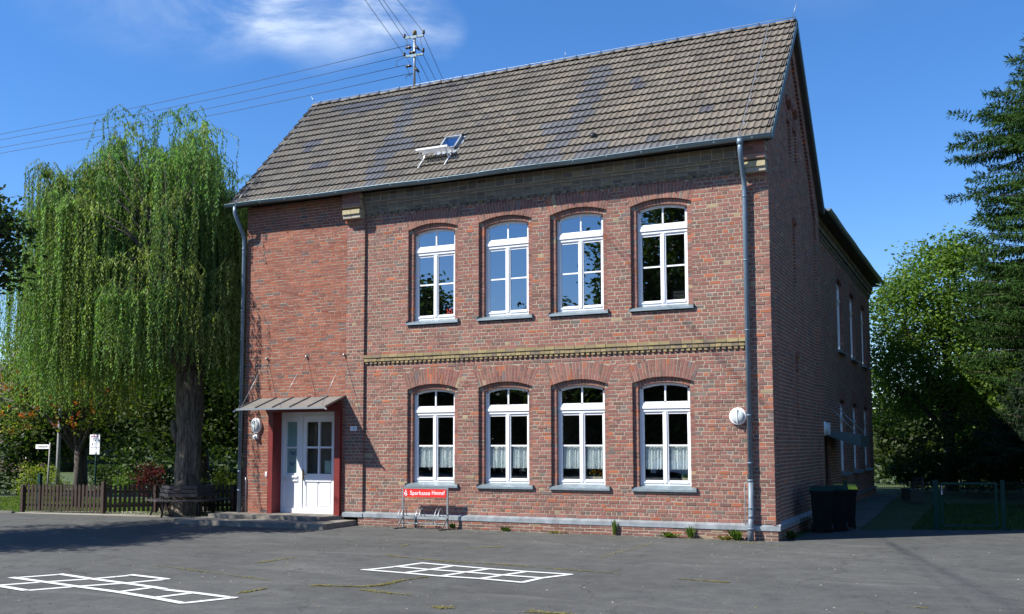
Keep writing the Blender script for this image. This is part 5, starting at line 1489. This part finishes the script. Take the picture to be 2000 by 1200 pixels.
# --- weeping willow
def willow():
    rg = np.random.default_rng(5); rd = random.Random(5)
    e = empty('weeping_willow', (TX, TY, 0), 'big weeping willow with hanging curtains of leaves beside the house', 'tree')
    t_ = MB(); n = 22; rings = []
    prof = [(-.05, .50), (.25, .41), (.8, .36), (1.6, .35), (2.4, .35), (3.2, .38), (3.9, .38), (4.6, .32)]
    vs = []; fs = []
    for j in range(40):
        z_ = -.05 + 4.65 * j / 39; r_ = np.interp(z_, [p[0] for p in prof], [p[1] for p in prof])
        for k_ in range(n):
            a = 2 * math.pi * k_ / n; rr = r_ * (1 + .07 * math.sin(a * 5 + z_ * 1.1) + .05 * math.sin(a * 9 - z_ * 2.0) + .035 * rd.uniform(-1, 1))
            vs.append((math.cos(a) * rr + .03 * math.sin(z_), math.sin(a) * rr, z_))
    for j in range(39):
        for k_ in range(n): k2 = (k_ + 1) % n; fs.append((j * n + k_, j * n + k2, (j + 1) * n + k2, (j + 1) * n + k_))
    t_.mesh(vs, fs, smooth=True)
    # stub and knot
    t_.tube([(-.25, -.15, 2.1), (-.40, -.2, 2.5), (-.40, -.18, 2.75)], [.12, .10, .07], 8)
    t_.lathe((.12, -.44, .8), (.1, -1, 0), [(-.05, .2), (.03, .15), (.05, .07), (.02, .03)], 10)
    # limbs to the crown tips
    tips = []
    def ztop(x, y):
        lat = x * .904 + y * .427; q = -.427 * x + .904 * y - .4
        return float(np.interp(lat, [-5.2, -4.9, -4.6, -3.5, -2.5, -1.0, -.4, .8, 1.6, 2.4], [6.5, 7.9, 8.8, 9.6, 10.2, 10.8, 11.1, 10.2, 9.4, 8.2])) - .07 * q * q + .75 * math.sin(x * 2.3 + 1) * math.sin(y * 2.1 + 2)
    for i in range(255):
        while 1:
            x_ = rg.uniform(-5.2, 2.4); y_ = rg.uniform(-3.5, 3.7)
            if ((x_ + 1.35) / 3.75) ** 2 + (y_ / 3.5) ** 2 < 1: break
        edge = ((x_ + 1.35) / 3.75) ** 2 + (y_ / 3.5) ** 2
        lvl = rg.random(); f_ = 1.0 if lvl < .5 else rg.uniform(.6, .95)
        tips.append((x_, y_, ztop(x_, y_) * f_ - .45, edge))
    tips += [(-.1, -3.0, 6.1, .6), (.4, -3.0, 5.9, .6), (.1, -3.2, 5.8, .6), (.7, -2.7, 5.9, .6), (-4.2, -2.2, 7.2, .8), (-3.6, -2.6, 7.0, .8), (1.4, -2.4, 8.0, .7), (-2.6, -3.0, 8.0, .8), (-4.6, -.8, 7.2, .95), (-4.6, .8, 7.6, .95), (-1.6, -3.2, 7.4, .8), (-.8, -3.1, 8.2, .8), (.9, -2.6, 7.0, .8), (1.7, -2.0, 6.6, .8)]
    wisps = []
    for i in range(34):
        x_ = rg.uniform(-4.6, 2.0); y_ = rg.uniform(-2.0, 2.4); wisps.append((x_, y_, ztop(x_, y_) + rg.uniform(-.25, .45), -1))
    main = []; t2_ = MB()
    for k_ in range(9):
        a = k_ * 2 * math.pi / 9 + .3; rr = rd.uniform(1.3, 2.4); ex = math.cos(a) * rr - (.8 if math.cos(a) < 0 else 0); ey = math.sin(a) * rr; ez = rd.uniform(6.2, 7.4)
        main.append(Vector((ex, ey, ez))); t2_.tube([(0, 0, 4.0), (ex * .35, ey * .35, 5.2), (ex * .8, ey * .8, ez - .6), (ex, ey, ez)], [.26, .19, .12, .08], 7)
    for q in tips:
        m_ = min(main, key=lambda m: (m - Vector(q[:3])).length); mid = m_.lerp(Vector(q[:3]), .55); t2_.tube([m_ - Vector((0, 0, .6)), mid, Vector(q[:3])], [.05, .03, .012], 5)
    t2_.build('limbs', M['bark_dark'], e); t_.build('trunk', M['bark'], e)
    # strands
    Q = []; Cc = []; SQ = []; SC_ = []
    base_cols = np.array([(.145, .255, .08), (.19, .305, .095), (.10, .20, .065), (.25, .31, .10)])
    for (x_, y_, z_, edge) in tips + wisps:
        ns = (17 if z_ > 7 else 18) if edge >= 0 else 6
        tint = rg.uniform(.62, 1.3); bc = base_cols[rg.integers(4)]
        for s_ in range(ns):
            a = rg.uniform(0, 2 * math.pi); out = rg.uniform(.12, .75) if edge >= 0 else rg.uniform(.4, 1.1); rise = rg.uniform(.0, .45)
            ex, ey = x_ + math.cos(a) * out, y_ + math.sin(a) * out
            if ex > 2.45: ex = 2.45 - rg.uniform(0, .25)
            wx, wy = TX + ex, TY + ey
            bot = rg.uniform(2.6, 5.2) if edge > .45 else rg.uniform(3.6, 6.4)
            if ex > -1.0 and ey < 0: bot = max(bot, rg.uniform(3.6, 4.9))
            if ex < -2.2: bot = rg.uniform(2.9, 5.0)
            L = min(z_ - bot, rg.uniform(1.6, 5.4) if edge >= 0 else rg.uniform(.8, 2.2)); L = max(L, .9)
            # path: short rise outwards, then straight down with slight sway
            K = 4; path = [np.array([x_, y_, z_]), np.array([x_ + (ex - x_) * .5, y_ + (ey - y_) * .5, z_ + rise]), np.array([ex, ey, z_ + rise * .6 - .15])]
            sw = rg.normal(size=2) * .10
            for k_ in range(1, 5): path.append(np.array([ex + sw[0] * k_ / 4 + .04 * math.sin(k_ * 2 + a), ey + sw[1] * k_ / 4, z_ + rise * .6 - .15 - L * k_ / 4]))
            path = np.array(path); seg = np.linalg.norm(np.diff(path, axis=0), axis=1); cum = np.concatenate([[0], np.cumsum(seg)]); T = cum[-1]
            nl = int(T / .042); tt = (np.arange(nl) + rg.random(nl)) * T / nl
            p_ = np.stack([np.interp(tt, cum, path[:, i]) for i in range(3)], 1)
            ang = rg.uniform(0, 2 * math.pi, nl); ll = rg.uniform(.08, .15, nl) * (1 - .3 * tt / T)
            dirs = np.stack([np.cos(ang) * .5, np.sin(ang) * .5, -rg.uniform(.5, 1.0, nl)], 1); dirs /= np.linalg.norm(dirs, axis=1)[:, None]
            sid = np.cross(dirs, rg.normal(size=(nl, 3))); sid /= np.linalg.norm(sid, axis=1)[:, None]; w = .0145 * rg.uniform(.7, 1.4, nl)[:, None]
            tip_ = p_ + dirs * ll[:, None]; md = p_ + dirs * ll[:, None] * .45
            Q.append(np.stack([p_, md - sid * w, tip_, md + sid * w], 1)); Cc.append(bc * tint * rg.uniform(.7, 1.35, (nl, 1)))
            for k_ in range(len(path) - 1):
                d1 = np.array([.005, .003, 0]); SQ.append([path[k_] - d1, path[k_] + d1, path[k_ + 1] + d1 * .6, path[k_ + 1] - d1 * .6]); SC_.append((.12, .125, .04))
    np_quads('crown', np.concatenate(Q), np.concatenate(Cc), M['leaf_willow'], e)
    np_quads('hanging_twigs', np.array(SQ), np.array(SC_), M['leaf_willow'], e)
willow()

# --- rowan with berries
G1 = [(.14, .19, .03), (.19, .21, .04), (.10, .15, .03), (.22, .19, .04)]
def rowan():
    e = broadleaf('rowan_tree', (-23.4, 2.9, 0), 2.0, [(-1.2, -.3, 4.3, 1.6, 1.3, 1.5), (-2.2, -.6, 3.6, 1.2, 1.0, 1.1), (.2, 0, 3.6, 1.1, 1.1, 1.2), (-.6, 0, 5.3, 1.3, 1.2, 1.0), (1.2, .2, 3.9, 1.1, 1, 1.1), (-2.6, -.4, 4.9, 1.1, 1, .9)], 300, 34, .065, G1, 'rowan tree hung with orange-red berries at the left behind the picket fence', trunk_r=.14, seed=21, clump_r=.24)
    rg = np.random.default_rng(4); Q = []
    for i in range(70):
        l = [(-1.2, -.3, 4.2, 1.6, 1.3, 1.4), (-2.2, -.6, 3.5, 1.2, 1.0, 1.0), (.2, 0, 3.4, 1.1, 1.1, 1.0)][i % 3]
        d = rg.normal(size=3); d[1] = -abs(d[1]); d /= np.linalg.norm(d); c = np.array(l[:3]) + d * np.array(l[3:]) * rg.uniform(.85, 1.05)
        p_ = c + rg.normal(size=(16, 3)) * .055; Q.append(p_)
    P_ = np.concatenate(Q); V = quads_from(P_, np.full(len(P_), .026), 1.0, 1, rg)
    np_quads('berries', V, np.tile(np.array([[.5, .1, .02]]), (len(P_), 1)) * rg.uniform(.6, 1.3, (len(P_), 1)), M['leaf'], e)
rowan()
DK = [(.035, .06, .015), (.05, .08, .018), (.028, .048, .014)]
MD = [(.09, .15, .024), (.12, .18, .03), (.065, .12, .022)]
# trees behind the willow and the fence
broadleaf('tree', (-22.3, 7.6, 0), 2.3, [(0, 0, 4.6, 2.4, 2.2, 2.0), (-1.8, .3, 4.2, 1.8, 1.7, 1.7), (1.8, 0, 4.4, 1.8, 1.7, 1.8), (0, 0, 6.4, 2, 1.9, 1.6), (-.9, -.8, 3.0, 1.6, 1.2, 1.1), (1.3, -.8, 2.9, 1.5, 1.2, 1.1)], 760, 34, .10, DK, 'dark leafy tree behind the fence between the notice board and the willow trunk', seed=31, trunk_r=.24, clump_r=.36, hollow=.2)
broadleaf('tree', (-18.9, 8.8, 0), 2.2, [(0, 0, 4.6, 2.2, 2.0, 2.1), (1.8, .2, 4.4, 1.7, 1.5, 1.8), (-1.4, 0, 4.9, 1.6, 1.5, 1.7), (.4, 0, 6.6, 2, 1.8, 1.6), (-.8, -.8, 2.9, 1.6, 1.2, 1.1), (1.5, -.8, 2.9, 1.5, 1.2, 1.1)], 760, 34, .10, DK, 'dark leafy tree directly behind the willow trunk and the tree bench', seed=32, trunk_r=.2, clump_r=.36, hollow=.2)
broadleaf('tree', (-15.9, 9.8, 0), 2.2, [(0, 0, 4.4, 2.0, 1.8, 2.1), (-1.2, 0, 5.6, 1.6, 1.5, 1.7), (-.8, -.6, 2.8, 1.6, 1.2, 1.1)], 520, 34, .10, DK, 'dark leafy tree glimpsed beside the left drainpipe behind the house corner', seed=33, trunk_r=.2, clump_r=.36, hollow=.2)
broadleaf('tree', (-29.5, 8.5, 0), 2.4, [(0, 0, 4.2, 2.6, 2.2, 2.2), (-2.2, 0, 3.2, 2.0, 1.8, 2.0), (1.5, .5, 5.2, 1.8, 1.7, 1.6), (-1.5, -1.2, 2.6, 2.4, 1.2, 1.4), (2.2, 0, 3.2, 1.8, 1.3, 1.3)], 700, 32, .11, DK, 'dark tree filling the left edge behind the rowan', seed=34, trunk_r=.22, clump_r=.38, hollow=.2)
# shrubs behind the fence
def shrub(loc, r, h, cols, label, seed, leaf=.045, n=90, cat='shrub', mat='leaf', name='shrub'):
    return broadleaf(name, loc, h * .35, [(0, 0, h * .5, r, r * .8, h * .5), (r * .4, 0, h * .38, r * .7, r * .6, h * .38), (-r * .45, .1, h * .4, r * .65, r * .6, h * .4)], n, 34, leaf, cols, label, cat, seed=seed, trunk_r=.04, clump_r=.13, hollow=.3, limbs=False)
YG = [(.20, .24, .03), (.25, .27, .04), (.14, .19, .03)]
shrub((-27.6, 5.0, 0), .95, 1.55, YG, 'yellow-green shrub behind the left end of the picket fence under the street sign', 41)
shrub((-23.5, 6.2, 0), .55, 1.5, [(.12, .022, .03), (.17, .03, .04), (.08, .02, .025)], 'dark red leaved shrub right of the notice board pole', 42, n=70)
shrub((-21.6, 6.2, 0), .42, 1.25, YG, 'small yellow-green shrub between the red shrub and the willow trunk', 43, n=50)
shrub((-20.2, 6.3, 0), .42, 1.15, YG, 'small bright green shrub just left of the willow trunk', 44, n=50)
shrub((-30.4, 3.2, 0), 1.3, 1.6, DK, 'dark green shrub at the left edge of the lawn', 45, n=120)
shrub((-25.9, 7.4, 0), .6, 1.4, MD, 'green shrub between the grey post and the rowan trunk', 46, n=60)
shrub((-17.0, 7.2, 0), .5, 1.0, MD, 'low green shrub seen between pickets right of the willow trunk', 47, n=50)
def hedge(x0, x1, y, h, dep, n, size, col, label, yslope=0.0, seed=3):
    hd = np.random.default_rng(seed); xx = hd.uniform(x0, x1, n); hh = h * (1 + .08 * np.sin(xx * 2.1) + .06 * np.sin(xx * 5.3))
    P_ = np.stack([xx, y + (xx - x0) * yslope + hd.uniform(-dep, dep, n), hh * hd.random(n) ** .8], 1)
    o = np_quads('hedge', quads_from(P_, hd.uniform(.6, 1.3, n) * size, .6, .6, hd), np.array([col]) * hd.uniform(.6, 1.35, (n, 1)), M['leaf'])
    return tag(o, label, 'hedge')
hedge(-33, -14.6, 12.2, 1.05, .4, 14000, .07, (.04, .065, .018), 'low dark hedge behind the trees beyond the picket fence')
hedge(-62, -30.5, 7.5, 1.5, .5, 12000, .09, (.035, .055, .018), 'dark hedge running out of the photo at the left edge', 0, 8)
hedge(-75, -14, 36, 4.8, 1.2, 16000, .22, (.045, .07, .02), 'tall far hedge behind the houses on the left', 0, 4)
hedge(-1.5, 22, 33.5, 4.5, 1.2, 16000, .17, (.04, .06, .018), 'tall dark hedge closing the garden behind the walnut tree', 0, 5)
# far houses
def house(loc, w, d, h, rh, wallm, label, rz=0, seed=1):
    e = empty('house', loc, label, 'house', None, rz); b = MB(); b.box(-w / 2, w / 2, 0, d, 0, h); b.mesh([(-w / 2, 0, h), (-w / 2, d, h), (-w / 2, d / 2, h + rh), (w / 2, 0, h), (w / 2, d, h), (w / 2, d / 2, h + rh)], [(0, 2, 1), (3, 4, 5)]); b.build('wall', wallm, e)
    r_ = MB()
    for y0, y1 in ((-.5, d / 2), (d + .5, d / 2)): r_.mesh([(-w / 2 - .4, y0, h - .35), (w / 2 + .4, y0, h - .35), (w / 2 + .4, y1, h + rh), (-w / 2 - .4, y1, h + rh), (-w / 2 - .4, y0, h - .2), (w / 2 + .4, y0, h - .2), (w / 2 + .4, y1, h + rh + .15), (-w / 2 - .4, y1, h + rh + .15)], [(0, 1, 2, 3), (4, 5, 6, 7), (0, 1, 5, 4), (0, 3, 7, 4), (1, 2, 6, 5)])
    r_.build('roof', M['house_roof'], e)
    n = int(w / 2.6)
    for i in range(n):
        x_ = -w / 2 + w * (i + .5) / n
        for z_ in ([1.0] if h < 4 else [1.0, 3.7]):
            f = MB(); f.box(x_ - .6, x_ + .6, -.05, .0, z_, z_ + 1.25); fo = f.build('window', M['white'], e); p = MB(); p.box(x_ - .52, x_ + .52, -.06, -.052, z_ + .08, z_ + 1.17); p.build('pane', plain('far_pane%d' % i, (.03, .04, .05), .15), fo)
    return e
house((-67, 33, 0), 11, 8, 5.2, 3.5, M['house_wall'], 'brown plastered house far behind the rowan tree', R(8))
house((-33, 40, 0), 8, 8, 3.0, 3.0, M['house_pale'], 'low pale house far behind the willow trunk', R(4))
def car(loc, rz, label):
    e = empty('parked_car', loc, label, 'car', None, rz); b = MB()
    side = [(-2.1, .25), (2.1, .25), (2.15, .7), (1.9, .9), (1.1, .98), (.55, 1.4), (-.9, 1.45), (-1.7, 1.0), (-2.1, .92)]
    b.prism(side, -.85, .85); b.build('body', M['car_white'], e)
    g = MB(); g.prism([(-1.5, 1.0), (1.0, 1.0), (.52, 1.36), (-.88, 1.40)], -.86, .86); g.build('side_window', M['print_black'], e)
    for x_ in (-1.35, 1.35):
        for y_ in (-.88, .70): w = MB(); w.lathe((x_, y_, .32), (0, 1, 0), [(0, 0), (0, .32), (.18, .32), (.18, 0)], 16); w.build('wheel', M['iron'], e)
    return e
car((-21.5, 21, 0), R(5), 'white parked car half hidden behind the shrubs left of the willow trunk')
car((-15.0, 22, 0), R(0), 'white parked car glimpsed beside the left drainpipe')
# cars and trees standing opposite the school, seen as reflections in the panes
car((-12.5, -38, 0), R(10), 'white car parked opposite the school, seen only mirrored in the panes')
car((-5.5, -37, 0), R(-5), 'second white car opposite the school, seen only mirrored in the panes')
def reft(loc, h, r, seed, label, dens=520):
    return broadleaf('tree', loc, h * .3, [(0, 0, h * .55, r, r, h * .38), (r * .6, 0, h * .42, r * .7, r * .7, h * .3), (-r * .6, .2, h * .45, r * .7, r * .7, h * .3), (0, 0, h * .8, r * .55, r * .55, h * .2)], dens, 30, .2, [(.05, .085, .02), (.035, .06, .015)], label, group='trees opposite the school seen in the panes', seed=seed, trunk_r=.3, clump_r=.6, hollow=.1)
for q_ in (((-13.5, -46, 0), 25, 6.6, 61, 'tallest tree opposite the school, mirrored in the upper window nearest the right drainpipe', 1500), ((-35.5, -46, 0), 15.5, 5.0, 62, 'round tree opposite the school, mirrored in the leftmost upper window', 1000), ((-27.5, -52, 0), 14.2, 4.4, 63, 'tree opposite the school, mirrored in the second upper window', 700), ((-21, -56, 0), 10.5, 3.6, 64, 'low tree opposite the school, mirrored in the third upper window', 520),
           ((-43, -44, 0), 13, 4.5, 65, 'tree opposite the school at the left end of the tall hedge', 520), ((-7, -50, 0), 22, 5, 66, 'tree opposite the school at the right end of the tall hedge', 520), ((-17.5, -44, 0), 9, 3.6, 67, 'smallest tree opposite the school, just before the tallest one', 520), ((-24, -46, 0), 9.5, 3.8, 68, 'small tree opposite the school midway along the tall hedge', 520)):
    reft(*q_)
hedge(-55, 8, -42, 5.4, .8, 30000, .3, (.03, .045, .014), 'tall hedge opposite the school, seen only as dark reflections', 0, 6)
# tree standing left in front of the picture: casts the shade over the left of the yard
broadleaf('tree', (-19.8, -10.8, 0), 3.2, [(0, 0, 6.6, 2.8, 3.0, 2.2), (1.8, .6, 6.0, 2.2, 2.2, 1.6), (-1.6, -.4, 6.2, 2.2, 2.2, 1.8), (2.6, 1.5, 5.4, 1.7, 1.5, 1.0), (.3, 1.9, 6.4, 1.9, 1.7, 1.5), (.2, -.3, 8.0, 2, 2, 1.2), (.6, 2.6, 7.4, 2.0, 1.8, 1.4), (-1.4, 2.0, 7.6, 2.2, 2, 1.5), (-1.2, 3.6, 8.6, 2.4, 1.6, 1.0), (3.0, 4.8, 7.2, 1.5, 1.3, .45), (3.1, 4.6, 5.9, 1.4, 1.2, .40), (3.3, 4.7, 7.1, 1.2, 1.1, .35), (3.4, 4.6, 6.0, 1.1, 1.0, .35), (3.0, 4.7, 6.5, 1.2, 1.0, .4), (3.5, 4.8, 6.7, .9, .9, .3), (2.8, 4.7, 7.9, 1.0, .9, .25), (1.0, 3.8, 6.8, 1.6, 1.3, .8)], 1300, 34, .075, DK, 'lime tree whose dark branches reach in at the left edge and shade the yard', seed=51, trunk_r=.28, clump_r=.22, hollow=.1)

# --- right side: walnut, spruce, undergrowth
broadleaf('walnut_tree', (2.5, 26.5, 0), 2.8, [(0, 0, 8.6, 2.7, 2.5, 2.4), (-1.7, 0, 7.4, 2.0, 1.8, 2.2), (1.6, .2, 7.0, 2.2, 2.0, 2.2), (-.4, .3, 5.0, 3.0, 2.4, 1.9), (-2.2, .2, 4.6, 1.8, 1.8, 2.2), (1.9, 0, 4.2, 2.2, 2, 1.8), (.2, 0, 10.3, 1.5, 1.5, 1.0), (3.6, .2, 7.4, 1.8, 1.8, 2.2), (3.4, 0, 4.6, 2.0, 1.8, 2.0)], 1500, 42, .085, [(.10, .17, .03), (.135, .21, .035), (.07, .13, .024)], 'light green walnut tree behind the end of the rear wing', seed=71, trunk_r=.25, clump_r=.34, hollow=.25)
def spruce(loc, H, slope, rmax, label, seed, cols):
    rg = np.random.default_rng(seed); e = empty('spruce_tree', loc, label, 'tree'); t_ = MB(); t_.tube([(0, 0, -.1), (0, 0, H * .5), (0, 0, H)], [.3, .2, .02], 8)
    Q = []; Cc = []; z = 1.6
    while z < H - .3:
        r = min(rmax, slope * (H - z)); nb = 6 if z < H - 3 else 4
        for b_ in range(nb):
            a = rg.uniform(0, 2 * math.pi); L = r * rg.uniform(.66, 1.04); ca, sa = math.cos(a), math.sin(a); K = max(5, int(L / .15)); z0_ = z; z = z + rg.uniform(-.15, .15)
            up = rg.uniform(-.05, .25)
            tt = np.linspace(.12, 1, K); px_ = tt * L; pz_ = up * px_ - .22 * px_ * (px_ / max(rmax, 1)) + .32 * tt ** 4 * L * .35
            if b_ < 3: t_.tube([(0, 0, z), (ca * L * .5, sa * L * .5, z + float(np.interp(.5, tt, pz_))), (ca * L, sa * L, z + float(pz_[-1]))], [.035, .02, .006], 4)
            for k_ in range(K):
                c = np.array([ca * px_[k_], sa * px_[k_], z + pz_[k_]]); wd = .10 + .34 * math.sin(math.pi * min(1, tt[k_] * .9)) * min(1, L / 2.5)
                nn_ = 24; off = rg.uniform(-1, 1, nn_) * wd
                st_ = c + np.stack([-sa * off, ca * off, -np.abs(off) * .25 + rg.normal(size=nn_) * .02], 1)
                dirs = np.stack([ca * .4 + -sa * np.sign(off) * .5 + rg.normal(size=nn_) * .25, sa * .4 + ca * np.sign(off) * .5 + rg.normal(size=nn_) * .25, -rg.uniform(.1, 1.5, nn_) + .7 * (tt[k_] > .85)], 1)
                dirs /= np.linalg.norm(dirs, axis=1)[:, None]; ln = rg.uniform(.12, .30, nn_)[:, None]; sd_ = np.cross(dirs, rg.normal(size=(nn_, 3))); sd_ /= np.linalg.norm(sd_, axis=1)[:, None]; w = .018 * rg.uniform(.7, 1.4, nn_)[:, None]
                Q.append(np.stack([st_, st_ + dirs * ln * .5 - sd_ * w, st_ + dirs * ln, st_ + dirs * ln * .5 + sd_ * w], 1)); Cc.append(np.array(cols)[rg.integers(len(cols), size=nn_)] * rg.uniform(.65, 1.3, (nn_, 1)))
            z = z0_
        z += .15 * rg.uniform(.7, 1.3)
    t_.build('trunk', M['bark_dark'], e); np_quads('crown', np.concatenate(Q), np.concatenate(Cc), M['needle'], e)
SPC = [(.032, .070, .018), (.024, .052, .016), (.045, .085, .022)]
spruce((7.5, 20.5, 0), 19.4, .80, 4.5, 'tall dark spruce rising out of the photo at the right edge', 81, SPC)
spruce((5.6, 15.0, 0), 5.6, .55, 2.1, 'small dark conifer in the shade behind the garden gate', 82, [(.02, .035, .02), (.028, .045, .024)])
broadleaf('tree', (5.6, 31, 0), 2.0, [(0, 0, 5.2, 3.4, 2.4, 3.0), (3.5, 0, 4.4, 3, 2.4, 3.0), (-2, 0, 3.6, 2.4, 2, 2.6), (1.5, 0, 8.0, 2.4, 2.0, 1.6)], 420, 28, .12, MD, 'broadleaf tree filling the gap between the walnut and the spruce', seed=72, trunk_r=.22, clump_r=.4, hollow=.2)
shrub((3.6, 24.5, 0), 2.2, 2.6, DK, 'dark undergrowth at the foot of the walnut tree', 73, .08, 150, 'bush')
shrub((9.6, 19, 0), 2.0, 3.4, MD, 'leafy bush under the spruce at the right edge', 74, .07, 170, 'bush')
shrub((8.2, 11.5, 0), .9, 1.5, MD, 'green bush behind the mesh fence at the right edge', 75, .05, 110, 'bush')
shrub((6.2, 27, 0), 2.2, 3.6, DK, 'dark bush behind the small conifer', 76, .08, 150, 'bush')
shrub((1.2, 25.3, 0), 1.0, 1.8, DK, 'dark bush at the far corner of the rear wing', 77, .07, 90, 'bush')
for i, (x_, y_, h_) in enumerate(((15.5, 5, 13), (13.8, 13, 13), (16, 20, 15))):  # unseen trees, added to cut sky and ground light on the gable wall
    broadleaf('tree', (x_, y_, 0), 2.0, [(0, 0, h_ * .5, 3.6, 3.6, h_ * .38), (.5, 2.2, h_ * .35, 2.8, 2.6, h_ * .3), (.5, -2.2, h_ * .35, 2.8, 2.6, h_ * .3)], 420, 26, .2, MD, 'unseen leafy tree added to darken the gable wall, %s along the yard' % ('nearest', 'second nearest', 'third nearest', 'farthest')[i], group='trees added to darken the gable wall', seed=90 + i, trunk_r=.25, clump_r=.6, hollow=.1)
shrub((3.2, 22.6, 0), 2.4, 3.4, DK, 'dark bush standing before the walnut trunk', 78, .08, 190, 'bush')
shrub((5.2, 21.0, 0), 2.0, 3.0, DK, 'dark bush between the walnut tree and the tall spruce', 79, .08, 170, 'bush')
# garden bench behind the mesh fence
gbn = empty('garden_bench', (1.55, 16.5, 0), 'weathered wooden garden bench in the shade behind the mesh fence', 'bench', None, R(-70))
for y_ in (-.2, -.07, .06): b = MB(); b.box(-.6, .6, y_, y_ + .1, .42, .45); b.build('seat_slat', M['bench_wood'], gbn)
for z_ in (.6, .74): b = MB(); b.box(-.6, .6, .2, .23, z_, z_ + .1); b.build('back_slat', M['bench_wood'], gbn)
for x_ in (-.5, .5): b = MB(); b.box(x_ - .03, x_ + .03, -.2, .24, 0, .42); b.box(x_ - .03, x_ + .03, .18, .24, .42, .86); b.build('leg', M['iron'], gbn)
# far tree belt closing the horizon
fb = np.random.default_rng(9); n_ = 26000; x_ = fb.uniform(-130, 110, n_); hgt = 5.5 + 1.6 * np.sin(x_ * .13) + 1.2 * np.sin(x_ * .31 + 1); P_ = np.stack([x_, 68 + fb.normal(size=n_) * 2.5, hgt * fb.random(n_) ** .7], 1)
o = np_quads('far_wood', quads_from(P_, fb.uniform(.3, .7, n_), .7, .6, fb), np.array([[.05, .08, .022]]) * fb.uniform(.6, 1.4, (n_, 1)), M['leaf']); tag(o, kind='stuff')
# grass blades on the lawns
def blades(name, poly_x, poly_y, n, h, cols):
    rg = np.random.default_rng(len(name) + n); P_ = np.stack([rg.uniform(*poly_x, n), rg.uniform(*poly_y, n), np.full(n, -.03)], 1)
    ok = (P_[:, 1] > np.where(P_[:, 0] > 0, 3.6 + P_[:, 0] * .36, .5 + (P_[:, 0] + 22.5) * .02)); P_ = P_[ok]; n = len(P_)
    a = rg.uniform(0, 6.28, n); s_ = np.stack([np.cos(a), np.sin(a), a * 0], 1) * .012; tip = P_ + np.stack([rg.normal(size=n) * .03, rg.normal(size=n) * .03, h * rg.uniform(.5, 1.2, n)], 1)
    V = np.stack([P_ - s_, P_ + s_, tip + s_ * .2, tip - s_ * .2], 1); o = np_quads(name, V, np.array(cols)[rg.integers(len(cols), size=n)] * rg.uniform(.7, 1.3, (n, 1)), M['leaf']); return tag(o, kind='stuff')
blades('grass', (2.3, 10), (4.2, 16), 26000, .07, [(.05, .09, .018), (.07, .11, .022)])
blades('grass', (-31, -15), (.6, 7), 26000, .07, [(.09, .14, .025), (.12, .17, .03)])
